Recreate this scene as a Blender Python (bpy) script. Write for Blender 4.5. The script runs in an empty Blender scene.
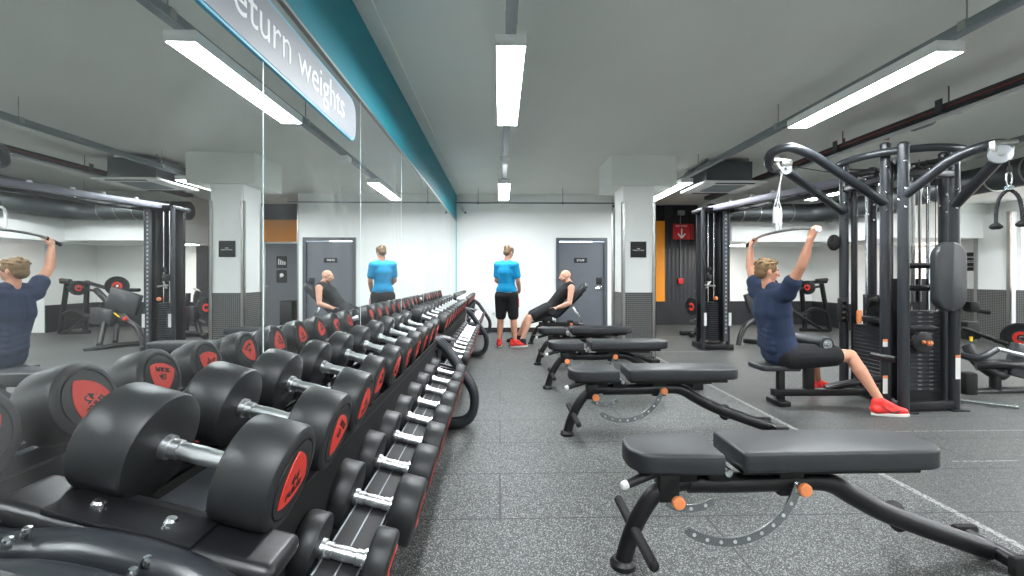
import bpy, bmesh, math, random
from math import pi, sin, cos, radians as R
from mathutils import Vector as V, Matrix as M, Quaternion
C = bpy.context.scene.collection
S = bpy.context.scene

# ---------------------------------------------------------------- camera
cd = bpy.data.cameras.new('camera'); cam = bpy.data.objects.new('camera', cd); C.objects.link(cam)
cam.location = (0, 0, 1.25)
cam.rotation_euler = (R(90), 0, R(-1.51))
cd.sensor_width = 36; cd.lens = 16.0; cd.shift_x = 0; cd.shift_y = -12/1024
cd.clip_start = .05
S.camera = cam
# ---------------------------------------------------------------- world, exposure, light values
w = bpy.data.worlds.new('world'); S.world = w; w.use_nodes = True
w.node_tree.nodes['Background'].inputs[0].default_value = (.75, .87, 1, 1)
w.node_tree.nodes['Background'].inputs[1].default_value = 4.5
S.view_settings.view_transform = 'Standard'; S.view_settings.look = 'None'
S.view_settings.gamma = 1; S.view_settings.use_curve_mapping = False
S.view_settings.exposure = 1.32
LAMP = 44.0           # emission strength of the ceiling lamp diffusers
CEIL = 3.07

# ---------------------------------------------------------------- materials
def srgb(h):
    h = h.lstrip('#'); c = [int(h[i:i+2], 16)/255 for i in (0, 2, 4)]
    return tuple(x/12.92 if x <= .04045 else ((x+.055)/1.055)**2.4 for x in c) + (1,)
MATS = {}
def mat(name, col, rough=.5, metal=0., noise=0., scale=30., bump=0., spec=.5, emit=0., coat=0.):
    if name in MATS: return MATS[name]
    m = bpy.data.materials.new(name); m.use_nodes = True; nt = m.node_tree
    b = nt.nodes['Principled BSDF']; c = srgb(col) if isinstance(col, str) else tuple(col)+(1,)
    b.inputs['Base Color'].default_value = c; b.inputs['Roughness'].default_value = rough
    b.inputs['Metallic'].default_value = metal; b.inputs['Specular IOR Level'].default_value = spec
    b.inputs['Coat Weight'].default_value = coat
    if emit:
        b.inputs['Emission Color'].default_value = c; b.inputs['Emission Strength'].default_value = emit
    if noise or bump:
        tc = nt.nodes.new('ShaderNodeTexCoord'); n = nt.nodes.new('ShaderNodeTexNoise')
        n.inputs['Scale'].default_value = scale; n.inputs['Detail'].default_value = 4
        nt.links.new(tc.outputs['Object'], n.inputs['Vector'])
        if noise:
            mx = nt.nodes.new('ShaderNodeMixRGB'); mx.blend_type = 'MIX'
            mx.inputs[1].default_value = tuple(x*(1-noise) for x in c[:3])+(1,)
            mx.inputs[2].default_value = tuple(min(1, x*(1+noise)) for x in c[:3])+(1,)
            nt.links.new(n.outputs['Fac'], mx.inputs[0]); nt.links.new(mx.outputs[0], b.inputs['Base Color'])
        if bump:
            bp = nt.nodes.new('ShaderNodeBump'); bp.inputs['Strength'].default_value = bump
            bp.inputs['Distance'].default_value = .01
            nt.links.new(n.outputs['Fac'], bp.inputs['Height']); nt.links.new(bp.outputs[0], b.inputs['Normal'])
    MATS[name] = m; return m

WHITE  = mat('white_paint', '#eff1ee', .55, noise=.03, scale=2, bump=.03)
CEILM  = mat('ceiling_paint', '#e2e5de', .8, noise=.05, scale=1.5, bump=.05)
BEAMM  = mat('beam_paint', '#e6e9e3', .7, noise=.04, scale=2)
TEAL   = mat('teal_paint', '#128596', .5)
SKIRT  = mat('wainscot_black', '#26282a', .5, noise=.15, scale=6)
BLACKW = mat('black_panel', '#1c1d20', .5)
ORANGE = mat('orange_panel', '#f79a10', .5)
DOORG  = mat('door_grey', '#62666c', .45, noise=.06, scale=3)
FRAMEG = mat('frame_grey', '#50545a', .4)
STEELP = mat('black_powder_coat', '#131416', .38, bump=.05, scale=300)
STEELG = mat('graphite_powder_coat', '#2a2d31', .3, bump=.05, scale=300)
VINYL  = mat('black_vinyl', '#25282c', .46, bump=.08, scale=220, spec=.75)
URE    = mat('black_urethane', '#222425', .46, noise=.15, scale=120, bump=.03)
CHROME = mat('chrome', '#dfe2e4', .16, 1.)
HANDLE = mat('handle_chrome', '#eceeef', .3, 1.)
BRUSH  = mat('brushed_steel', '#a9aaa6', .35, 1., noise=.15, scale=20)
GALV   = mat('galvanised_duct', '#5a5e5f', .5, .8, noise=.3, scale=5)
TRAYM  = mat('cable_tray_steel', '#3b3e40', .5, .4)
TRUNK  = mat('trunking_grey', '#7d8487', .5, .2)
RED    = mat('red_badge', '#e0382a', .45)
REDS   = mat('red_sign', '#c41e24', .45)
INK    = mat('black_ink', '#161616', .6)
WINK   = mat('white_ink', '#f2f4f5', .5)
KNOB   = mat('orange_knob', '#f2925c', .4)
RUBBER = mat('black_rubber', '#121212', .75)
PLAST  = mat('white_plastic', '#e8e8e6', .4)
SIGNP  = mat('sign_plate', '#8e939a', .45)
SIGNB  = mat('sign_edge_blue', '#6cc4e4', .4)
YEL    = mat('yellow_marking', '#e3c21c', .5)
SKIN   = mat('skin', '#d69a7e', .5, noise=.06, scale=12)
SKIN2  = mat('skin_pale', '#dba58c', .5, noise=.06, scale=12)
NAVY   = mat('navy_cotton', '#26334e', .85, noise=.2, scale=14, bump=.25)
BLUE   = mat('bright_blue_cotton', '#069bd2', .8, noise=.12, scale=14, bump=.2)
BLACKF = mat('black_fabric', '#16171a', .85, noise=.2, scale=20, bump=.25)
HAIR   = mat('dark_blond_hair', '#7a6040', .7, noise=.35, scale=60, bump=.6)
HAIR2  = mat('light_brown_hair', '#6b5238', .7, noise=.35, scale=60, bump=.6)
SHOER  = mat('red_shoe_mesh', '#f23a34', .6, noise=.1, scale=60, bump=.2)
SOLE   = mat('white_sole', '#eeeae2', .6)
FILLM  = mat('fill_lamp_diffuser', (.93, .97, 1.0), .5, emit=LAMP*2)  # stronger emission for the fill lamps added under the right soffit
LAMPM  = mat('lamp_diffuser', (.93, .97, 1.0), .5, emit=LAMP)
CABLE  = mat('cable_black', '#0c0c0d', .5)
BRICKM = None

def nodes_mat(name):
    m = bpy.data.materials.new(name); m.use_nodes = True
    return m, m.node_tree, m.node_tree.nodes['Principled BSDF']
def N(nt, t, **k):
    n = nt.nodes.new(t)
    for a, v in k.items(): setattr(n, a, v)
    return n
def math_n(nt, op, a, b=None, c=None):
    n = N(nt, 'ShaderNodeMath', operation=op)
    for i, x in enumerate((a, b, c)):
        if x is None: continue
        if isinstance(x, (int, float)): n.inputs[i].default_value = x
        else: nt.links.new(x, n.inputs[i])
    return n.outputs[0]
def mixc(nt, f, a, b):
    n = N(nt, 'ShaderNodeMixRGB')
    for i, x in enumerate((f, a, b)):
        if isinstance(x, (int, float)): n.inputs[i].default_value = x
        elif isinstance(x, tuple): n.inputs[i].default_value = x
        else: nt.links.new(x, n.inputs[i])
    return n.outputs[0]

# speckled rubber floor: tiles .535 deep, seams, white line, worn mat on the right
def floor_mat():
    m, nt, b = nodes_mat('speckled_rubber')
    g = N(nt, 'ShaderNodeNewGeometry'); sp = N(nt, 'ShaderNodeSeparateXYZ'); nt.links.new(g.outputs['Position'], sp.inputs[0])
    X, Y = sp.outputs[0], sp.outputs[1]
    def vor(scale, lo, hi):
        v = N(nt, 'ShaderNodeTexVoronoi'); v.inputs['Scale'].default_value = scale
        nt.links.new(g.outputs['Position'], v.inputs['Vector'])
        s = N(nt, 'ShaderNodeSeparateXYZ'); nt.links.new(v.outputs['Color'], s.inputs[0])
        mr = N(nt, 'ShaderNodeMapRange'); mr.inputs[1].default_value = lo; mr.inputs[2].default_value = hi
        nt.links.new(s.outputs[0], mr.inputs[0]); return mr.outputs[0]
    sp1 = vor(240, .78, .86); sp2 = vor(390, .74, .86)
    n = N(nt, 'ShaderNodeTexNoise'); n.inputs['Scale'].default_value = 1.6; n.inputs['Detail'].default_value = 5
    nt.links.new(g.outputs['Position'], n.inputs['Vector'])
    base = mixc(nt, n.outputs['Fac'], (.020, .021, .020, 1), (.038, .040, .038, 1))
    c = mixc(nt, math_n(nt, 'MULTIPLY', sp1, .75), base, (.40, .42, .40, 1))
    c = mixc(nt, math_n(nt, 'MULTIPLY', sp2, .45), c, (.26, .28, .27, 1))
    # right-hand worn area (x > 2.43): darker and smoother
    right = math_n(nt, 'GREATER_THAN', X, 2.43)
    c = mixc(nt, math_n(nt, 'MULTIPLY', right, .45), c, (.05, .052, .049, 1))
    # seams
    ph = math_n(nt, 'DIVIDE', math_n(nt, 'ADD', Y, -2.344+.535*20), .535)
    fr = math_n(nt, 'FRACT', ph); row = math_n(nt, 'FLOOR', ph)
    d = math_n(nt, 'MULTIPLY', math_n(nt, 'ABSOLUTE', math_n(nt, 'SUBTRACT', fr, .5)), -1)
    sy = math_n(nt, 'LESS_THAN', math_n(nt, 'ADD', d, .5), .009)
    par = math_n(nt, 'MULTIPLY', math_n(nt, 'MODULO', row, 2.0), 1.07)
    fx = math_n(nt, 'FRACT', math_n(nt, 'DIVIDE', math_n(nt, 'ADD', math_n(nt, 'ADD', X, par), 21.4), 2.14))
    dx = math_n(nt, 'ADD', math_n(nt, 'MULTIPLY', math_n(nt, 'ABSOLUTE', math_n(nt, 'SUBTRACT', fx, .5)), -1), .5)
    sx = math_n(nt, 'LESS_THAN', dx, .0022)
    left = math_n(nt, 'SUBTRACT', 1.0, right)
    seam = math_n(nt, 'MULTIPLY', math_n(nt, 'MAXIMUM', sx, sy), .85)
    c = mixc(nt, seam, c, (.012, .012, .012, 1))
    # white lines on the right mats
    def band(axis, at, wd, lo=None, hi=None, other=None):
        f = math_n(nt, 'LESS_THAN', math_n(nt, 'ABSOLUTE', math_n(nt, 'SUBTRACT', axis, at)), wd)
        if lo is not None:
            f = math_n(nt, 'MULTIPLY', f, math_n(nt, 'GREATER_THAN', other, lo)); f = math_n(nt, 'MULTIPLY', f, math_n(nt, 'LESS_THAN', other, hi))
        return f
    line = band(X, 2.41, .02)
    for yy, lo, hi in ((2.99, 3.05, 3.5), (3.58, 2.7, 5.0), (7.45, 2.41, 3.4), (9.3, 3.2, 4.4)):
        line = math_n(nt, 'MAXIMUM', line, band(Y, yy, .006 if yy < 7 else .015, lo, hi, X))
    wn = N(nt, 'ShaderNodeTexNoise'); wn.inputs['Scale'].default_value = 60; nt.links.new(g.outputs['Position'], wn.inputs['Vector'])
    wear = N(nt, 'ShaderNodeMapRange'); wear.inputs[1].default_value = .35; wear.inputs[2].default_value = .6; nt.links.new(wn.outputs['Fac'], wear.inputs[0])
    c = mixc(nt, math_n(nt, 'MULTIPLY', math_n(nt, 'MULTIPLY', line, wear.outputs[0]), .7), c, (.5, .5, .48, 1))
    nt.links.new(c, b.inputs['Base Color'])
    b.inputs['Roughness'].default_value = .5; b.inputs['Specular IOR Level'].default_value = .5
    bp = N(nt, 'ShaderNodeBump'); bp.inputs['Strength'].default_value = .25; bp.inputs['Distance'].default_value = .003
    nt.links.new(sp1, bp.inputs['Height']); nt.links.new(bp.outputs[0], b.inputs['Normal'])
    return m
# perforated black / steel cladding
def perf_mat():
    m, nt, b = nodes_mat('perforated_cladding')
    tc = N(nt, 'ShaderNodeNewGeometry'); s = N(nt, 'ShaderNodeSeparateXYZ'); nt.links.new(tc.outputs['Position'], s.inputs[0])
    h = math_n(nt, 'ADD', s.outputs[0], s.outputs[1])
    a = math_n(nt, 'SINE', math_n(nt, 'MULTIPLY', math_n(nt, 'ADD', h, s.outputs[2]), 105))
    c = math_n(nt, 'SINE', math_n(nt, 'MULTIPLY', math_n(nt, 'SUBTRACT', h, s.outputs[2]), 105))
    f = math_n(nt, 'GREATER_THAN', math_n(nt, 'MULTIPLY', a, c), .12)
    col = mixc(nt, f, (.20, .204, .196, 1), (.008, .010, .010, 1))
    nt.links.new(col, b.inputs['Base Color']); b.inputs['Metallic'].default_value = .3; b.inputs['Roughness'].default_value = .4
    return m
def mirror_mat():
    m, nt, b = nodes_mat('mirror_glass')
    b.inputs['Base Color'].default_value = (.83, .86, .85, 1); b.inputs['Metallic'].default_value = 1
    b.inputs['Roughness'].default_value = .0
    out = nt.nodes['Material Output']; df = N(nt, 'ShaderNodeBsdfDiffuse'); df.inputs[0].default_value = (.8, .83, .82, 1)
    mx = N(nt, 'ShaderNodeMixShader')
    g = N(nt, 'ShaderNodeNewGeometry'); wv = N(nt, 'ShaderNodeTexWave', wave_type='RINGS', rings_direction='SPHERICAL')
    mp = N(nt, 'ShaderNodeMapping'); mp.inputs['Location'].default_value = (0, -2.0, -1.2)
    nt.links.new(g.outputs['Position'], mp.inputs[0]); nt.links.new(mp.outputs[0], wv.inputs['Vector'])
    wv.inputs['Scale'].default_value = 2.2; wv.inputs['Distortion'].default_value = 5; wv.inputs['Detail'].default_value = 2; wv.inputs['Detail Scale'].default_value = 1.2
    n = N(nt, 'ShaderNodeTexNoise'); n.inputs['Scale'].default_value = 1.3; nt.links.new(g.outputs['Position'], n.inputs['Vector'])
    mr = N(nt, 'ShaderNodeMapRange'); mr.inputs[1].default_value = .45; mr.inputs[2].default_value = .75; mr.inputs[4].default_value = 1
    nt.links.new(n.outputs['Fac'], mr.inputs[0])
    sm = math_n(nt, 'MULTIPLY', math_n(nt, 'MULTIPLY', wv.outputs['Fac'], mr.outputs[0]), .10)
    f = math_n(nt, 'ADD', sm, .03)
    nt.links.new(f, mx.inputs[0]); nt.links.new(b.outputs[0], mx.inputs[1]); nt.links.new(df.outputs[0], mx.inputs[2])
    nt.links.new(mx.outputs[0], out.inputs[0])
    return m
def brick_mat():
    m, nt, b = nodes_mat('brick_outside')
    g = N(nt, 'ShaderNodeNewGeometry'); s = N(nt, 'ShaderNodeSeparateXYZ'); nt.links.new(g.outputs['Position'], s.inputs[0])
    cb = N(nt, 'ShaderNodeCombineXYZ'); nt.links.new(s.outputs[1], cb.inputs[0]); nt.links.new(s.outputs[2], cb.inputs[1])
    br = N(nt, 'ShaderNodeTexBrick'); br.inputs['Scale'].default_value = 1
    br.inputs['Color1'].default_value = srgb('#b98a74'); br.inputs['Color2'].default_value = srgb('#d9b8a2'); br.inputs['Mortar'].default_value = srgb('#e8ddd2')
    br.inputs['Brick Width'].default_value = .3; br.inputs['Row Height'].default_value = .11; br.inputs['Mortar Size'].default_value = .015
    nt.links.new(cb.outputs[0], br.inputs['Vector']); nt.links.new(br.outputs['Color'], b.inputs['Base Color']); b.inputs['Roughness'].default_value = .9
    return m
def rib_mat():
    m, nt, b = nodes_mat('ribbed_black_panel')
    g = N(nt, 'ShaderNodeNewGeometry'); s = N(nt, 'ShaderNodeSeparateXYZ'); nt.links.new(g.outputs['Position'], s.inputs[0])
    f = math_n(nt, 'SINE', math_n(nt, 'MULTIPLY', s.outputs[0], 60))
    bp = N(nt, 'ShaderNodeBump'); bp.inputs['Strength'].default_value = .22; bp.inputs['Distance'].default_value = .02
    nt.links.new(f, bp.inputs['Height']); nt.links.new(bp.outputs[0], b.inputs['Normal'])
    b.inputs['Base Color'].default_value = srgb('#26282c'); b.inputs['Roughness'].default_value = .45
    return m
FLOORM, PERF, MIRROR, BRICKM, RIBM = floor_mat(), perf_mat(), mirror_mat(), brick_mat(), rib_mat()

# ---------------------------------------------------------------- mesh building
def frame(d):
    d = V(d).normalized(); up = V((0, 0, 1)) if abs(d.z) < .95 else V((1, 0, 0))
    x = up.cross(d).normalized(); return M((x, d.cross(x), d)).transposed()
def smoothpath(pts, n=6):
    pts = [V(p) for p in pts]; out = []
    for i in range(len(pts)-1):
        p0 = pts[max(i-1, 0)]; p1 = pts[i]; p2 = pts[i+1]; p3 = pts[min(i+2, len(pts)-1)]
        for k in range(n):
            t = k/n
            out.append(.5*((2*p1)+(p2-p0)*t+(2*p0-5*p1+4*p2-p3)*t*t+(3*p1-p0-3*p2+p3)*t**3))
    out.append(pts[-1]); return out
def fillet(pts, r=.08, n=5):
    pts = [V(p) for p in pts]; out = [pts[0]]
    for i in range(1, len(pts)-1):
        a, b, c = pts[i-1], pts[i], pts[i+1]
        rr = min(r, (a-b).length*.49, (c-b).length*.49)
        p, q = b+(a-b).normalized()*rr, b+(c-b).normalized()*rr
        for k in range(n+1):
            t = k/n; out.append(p*(1-t)**2+b*2*t*(1-t)+q*t*t)
    out.append(pts[-1]); return out
WHOLE = {'lettering', 'sign_lettering', 'poster_lettering', 'rail_hole', 'hole', 'plate_number_tab', 'intake_grille', 'sign_pictogram', 'channel_lip', 'badge', 'weight_stack', 'hair', 'carabiner', 'rope_strand', 'duct_seam', 'lace', 'red_ring', 'weight_head', 'handle', 'body'}
def clusters(bm, gap=.006):
    seen = set(); isl = []
    for v in bm.verts:
        if v in seen: continue
        st = [v]; seen.add(v); grp = []
        while st:
            a = st.pop(); grp.append(a)
            for e in a.link_edges:
                b = e.other_vert(a)
                if b not in seen: seen.add(b); st.append(b)
        xs = list(zip(*[a.co for a in grp])); isl.append([set(grp), [min(c)-gap for c in xs], [max(c)+gap for c in xs]])
    n = len(isl); par = list(range(n))
    def fd(i):
        while par[i] != i: i = par[i]
        return i
    if n > 300: return [list(bm.faces)]
    for i in range(n):
        for j in range(i+1, n):
            if all(isl[i][1][k] <= isl[j][2][k] and isl[j][1][k] <= isl[i][2][k] for k in range(3)): par[fd(i)] = fd(j)
    out = {}
    vi = {v: i for i, x in enumerate(isl) for v in x[0]}
    for f in bm.faces: out.setdefault(fd(vi[f.verts[0]]), []).append(f)
    return list(out.values())
class MB:
    def __init__(s): s.bm = bmesh.new()
    def box(s, c, size, rot=None, bev=0., seg=2):
        b = bmesh.new(); bmesh.ops.create_cube(b, size=1)
        for v in b.verts: v.co = V((v.co.x*size[0], v.co.y*size[1], v.co.z*size[2]))
        if bev: bmesh.ops.bevel(b, geom=list(b.edges), offset=bev, segments=seg, profile=.5, affect='EDGES', clamp_overlap=True)
        m = M.Translation(V(c)) @ (rot.to_4x4() if rot else M.Identity(4))
        s.add(b, m); return s
    def add(s, b, m=None):
        mp = {}
        for v in b.verts: mp[v] = s.bm.verts.new(m @ v.co if m else v.co)
        for f in b.faces:
            try: s.bm.faces.new([mp[v] for v in f.verts])
            except ValueError: pass
        b.free()
    def bar(s, p0, p1, w, h, bev=0., up=None):
        p0, p1 = V(p0), V(p1); d = (p1-p0); L = d.length; z = d.normalized()
        u = V(up) if up else (V((0, 0, 1)) if abs(z.z) < .95 else V((0, 1, 0)))
        x = u.cross(z).normalized(); y = z.cross(x)
        return s.box((p0+p1)/2, (w, h, L), M((x, y, z)).transposed(), bev)
    def tube(s, pts, r, seg=12, closed=False, cap=True, flat=1.):
        pts = [V(p) for p in pts]; n = len(pts); rings = []
        rs = r if isinstance(r, (list, tuple)) else [r]*n
        prev = None
        for i, p in enumerate(pts):
            if closed: t = (pts[(i+1) % n]-pts[i-1])
            else: t = pts[min(i+1, n-1)]-pts[max(i-1, 0)]
            t.normalize()
            if prev is None: x = frame(t).col[0].copy()
            else:
                x = prev-t*prev.dot(t); x.normalize()
            prev = x; y = t.cross(x)
            rings.append([s.bm.verts.new(p+(x*cos(a)+y*sin(a)*flat)*rs[i]) for a in [2*pi*k/seg for k in range(seg)]])
        for i in range(n if closed else n-1):
            a, b = rings[i], rings[(i+1) % n]
            for k in range(seg): s.bm.faces.new((a[k], a[(k+1) % seg], b[(k+1) % seg], b[k]))
        if cap and not closed:
            s.bm.faces.new(rings[0][::-1]); s.bm.faces.new(rings[-1])
        return s
    def cyl(s, p0, p1, r, r2=None, seg=16):
        return s.tube([p0, p1], [r, r if r2 is None else r2], seg)
    def lathe(s, prof, p0, axis, seg=28):          # prof: list of (radius, height along axis)
        m = frame(axis); p0 = V(p0); rings = []
        for r, z in prof:
            if r < 1e-6: rings.append([s.bm.verts.new(p0+m@V((0, 0, z)))])
            else: rings.append([s.bm.verts.new(p0+m@V((r*cos(a), r*sin(a), z))) for a in [2*pi*k/seg for k in range(seg)]])
        for a, b in zip(rings, rings[1:]):
            if len(a) == 1 and len(b) == 1: continue
            for k in range(seg):
                q = (k+1) % seg
                if len(a) == 1: s.bm.faces.new((a[0], b[q], b[k]))
                elif len(b) == 1: s.bm.faces.new((a[k], a[q], b[0]))
                else: s.bm.faces.new((a[k], a[q], b[q], b[k]))
        return s
    def prism(s, poly, m, h, bev=0.):               # poly in local xy, extruded 0..h along local z of 4x4 m
        b = bmesh.new(); vs = [b.verts.new((x, y, 0)) for x, y in poly]; f = b.faces.new(vs)
        r = bmesh.ops.extrude_face_region(b, geom=[f]); nv = [e for e in r['geom'] if isinstance(e, bmesh.types.BMVert)]
        for v in nv: v.co.z += h
        bmesh.ops.recalc_face_normals(b, faces=b.faces)
        if bev:
            es = [e for e in b.edges if abs(e.verts[0].co.z-e.verts[1].co.z) < 1e-6]
            bmesh.ops.bevel(b, geom=es, offset=bev, segments=3, profile=.5, affect='EDGES')
        s.add(b, m); return s
    def ball(s, c, r, seg=16, rot=None):
        r = (r, r, r) if isinstance(r, (int, float)) else r
        b = bmesh.new(); bmesh.ops.create_uvsphere(b, u_segments=seg, v_segments=max(6, seg*2//3), radius=1)
        m = M.Translation(V(c)) @ (rot.to_4x4() if rot else M.Identity(4)) @ M.Diagonal((r[0], r[1], r[2], 1))
        s.add(b, m); return s
    def limb(s, p0, p1, r0, r1, fl=1., seg=16, ref=None):      # tapered capsule; fl flattens along ref-perpendicular
        p0, p1 = V(p0), V(p1); d = p1-p0; L = d.length; z = d.normalized()
        u = V(ref) if ref else (V((0, 0, 1)) if abs(z.z) < .9 else V((1, 0, 0)))
        x = (u-z*u.dot(z)).normalized(); y = z.cross(x)
        prof = []
        for k in range(0, 6): a = -pi/2+pi/2*k/5; prof.append((r0*cos(a), r0*sin(a)))
        for k in range(1, 6): a = pi/2*k/5; prof.append((r1*cos(a), L+r1*sin(a)))
        rings = []
        for r, h in prof:
            r = max(r, 1e-4)
            rings.append([s.bm.verts.new(p0+z*h+(x*cos(a)*fl+y*sin(a))*r) for a in [2*pi*k/seg for k in range(seg)]])
        for a, b in zip(rings, rings[1:]):
            for k in range(seg): s.bm.faces.new((a[k], a[(k+1) % seg], b[(k+1) % seg], b[k]))
        s.bm.faces.new(rings[0][::-1]); s.bm.faces.new(rings[-1]); return s
    def build(s, name, m, parent=None, sharp=32, label=None, recalc=True):
        if parent and name not in WHOLE:
            g = clusters(s.bm)
            if 1 < len(g) <= 60:
                first = None
                for fs in g:
                    mp = {}; q = MB()
                    for f in fs:
                        for v in f.verts:
                            if v not in mp: mp[v] = q.bm.verts.new(v.co)
                        q.bm.faces.new([mp[v] for v in f.verts])
                    o = q.build(name, m, parent, sharp, label, recalc, )
                    first = first or o
                s.bm.free(); return first
        if recalc: bmesh.ops.recalc_face_normals(s.bm, faces=s.bm.faces)
        org = V((0, 0, 0))
        p = parent
        while p: org += p.location; p = p.parent
        for v in s.bm.verts: v.co -= org
        for f in s.bm.faces: f.smooth = True
        for e in s.bm.edges:
            if len(e.link_faces) == 2 and e.calc_face_angle(0) > R(sharp): e.smooth = False
        me = bpy.data.meshes.new(name); s.bm.to_mesh(me); s.bm.free()
        me.materials.append(m)
        o = bpy.data.objects.new(name, me); C.objects.link(o)
        if parent: o.parent = parent
        if label: o['label'] = label
        return o
def thing(name, label, cat, loc=(0, 0, 0), group=None):
    o = bpy.data.objects.new(name, None); o.empty_display_size = .1; C.objects.link(o); o.location = loc
    o['label'] = label; o['category'] = cat
    if group: o['group'] = group
    return o
def tag(o, label, cat, group=None):
    o['label'] = label; o['category'] = cat
    if group: o['group'] = group
    return o
def struct(o): o['kind'] = 'structure'; return o
def rebase(o, loc):                                   # move a single-mesh thing's origin to its base
    loc = V(loc); o.data.transform(M.Translation(-loc)); o.location = loc; return o
def copy_thing(o, loc):
    r = o.copy(); C.objects.link(r); r.location = loc
    for ch in list(o.children):
        c = ch.copy(); C.objects.link(c); c.parent = r
        for g in list(ch.children):
            d = g.copy(); C.objects.link(d); d.parent = c
    return r
def text_mesh(body, size, m4, width=None, bold=0., depth=.0015, shear=0., height=None, lsp=1.):
    cu = bpy.data.curves.new('t', 'FONT'); cu.body = body; cu.size = size; cu.align_x = 'CENTER'; cu.align_y = 'CENTER'
    cu.extrude = depth/2; cu.offset = bold; cu.shear = shear; cu.resolution_u = 4; cu.space_line = lsp
    ob = bpy.data.objects.new('t', cu); C.objects.link(ob)
    me = bpy.data.meshes.new_from_object(ob.evaluated_get(bpy.context.evaluated_depsgraph_get()))
    bpy.data.objects.remove(ob); bpy.data.curves.remove(cu)
    b = bmesh.new(); b.from_mesh(me); bpy.data.meshes.remove(me)
    xs = [v.co.x for v in b.verts]; ys = [v.co.y for v in b.verts]
    cx, cy = (min(xs)+max(xs))/2, (min(ys)+max(ys))/2
    fx = width/(max(xs)-min(xs)) if width else 1; fy = height/(max(ys)-min(ys)) if height else (fx if width else 1)
    for v in b.verts: v.co.x = (v.co.x-cx)*fx; v.co.y = (v.co.y-cy)*fy
    mb = MB(); mb.add(b, m4); return mb
def basis(o, x, y, z):
    m = M.Identity(4)
    for i in range(3): m[i][0] = x[i]; m[i][1] = y[i]; m[i][2] = z[i]; m[i][3] = o[i]
    return m
def rrect(w, h, r, n=5):
    out = []
    for cx, cy, a0 in ((w/2-r, h/2-r, 0), (-w/2+r, h/2-r, 90), (-w/2+r, -h/2+r, 180), (w/2-r, -h/2+r, 270)):
        for k in range(n+1):
            a = R(a0+90*k/n); out.append((cx+r*cos(a), cy+r*sin(a)))
    return out
def bolts(pts, axis, r=.011, h=.01, parent=None, name='bolt', m=None):
    b = MB()
    for p in pts: b.lathe([(0, 0), (r, 0), (r, h*.6), (r*.75, h), (0, h*1.05)], p, axis, 10)
    return b.build(name, m or CHROME, parent)
# ================================================================ ROOM
def sbox(name, lo, hi, m, bev=0., parent=None):
    lo, hi = V(lo), V(hi)
    o = MB().box((lo+hi)/2, hi-lo, None, bev).build(name, m, parent)
    return o if parent else struct(o)
sbox('floor', (-1.15, -3.2, -.1), (9.4, 11.8, 0), FLOORM)
sbox('ceiling', (-1.15, -3.2, CEIL), (9.4, 11.8, CEIL+.12), CEILM)
sbox('wall_left', (-1.15, -3.2, 0), (-.99, 11.8, CEIL), WHITE)
sbox('wall_front', (-.99, -3.2, 0), (9.2, -3.05, CEIL), WHITE)
sbox('trim_1', (-.99, -3.05, 2.476), (-.964, 10.15, 3.05), TEAL)
sbox('trim_2', (-.99, -3.05, 3.05), (-.84, 10.15, CEIL), BEAMM)
sbox('trim_3', (-.99, -3.05, 2.459), (-.955, 10.15, 2.476), BRUSH)
# far white wall with the door opening
MW = MB()
MW.box(((-.99+1.25)/2, 10.225, CEIL/2), (2.24, .15, CEIL))
MW.box(((1.25+2.40)/2, 10.225, (2.10+CEIL)/2), (1.15, .15, CEIL-2.10))
MW.box(((2.40+2.51)/2, 10.225, CEIL/2), (.11, .15, CEIL))
struct(MW.build('wall_back', WHITE))
sbox('wall_recess', (2.36, 10.3, 0), (2.51, 11.6, CEIL), BLACKW)
sbox('trim_4', (2.500, 10.135, 0), (2.53, 10.165, 2.85), BRUSH)
MW = MB(); MW.box((4.07, 11.7, CEIL/2), (3.2, .2, CEIL)); struct(MW.build('wall_far', BLACKW))
sbox('trim_5', (4.22, 11.56, .6), (5.15, 11.6, CEIL), RIBM)
sbox('wall_alcove', (5.15, 11.6, 0), (8.25, 11.8, CEIL), WHITE)
sbox('wall_side', (8.1, 10.45, 0), (8.25, 11.6, CEIL), WHITE)
sbox('wall_return', (8.1, 10.3, 0), (9.2, 10.45, CEIL), WHITE)
sbox('baseboard_far', (4.0, 11.57, 0), (8.1, 11.6, .60), SKIRT)
sbox('baseboard_side', (8.07, 10.3, 0), (8.1, 11.57, .60), SKIRT)
sbox('baseboard_back', (-.97, 10.135, 0), (1.25, 10.15, .10), SKIRT)
sbox('trim_16', (-.968, 10.12, 0), (-.955, 10.135, 2.46), mat('pale_teal_edge', '#8fd3dc', .4))
o = sbox('trim_6', (2.51, 11.55, 2.10), (4.22, 11.59, 2.66), ORANGE)
o = sbox('trim_7', (3.97, 11.55, .6), (4.22, 11.59, 2.10), ORANGE)
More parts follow.
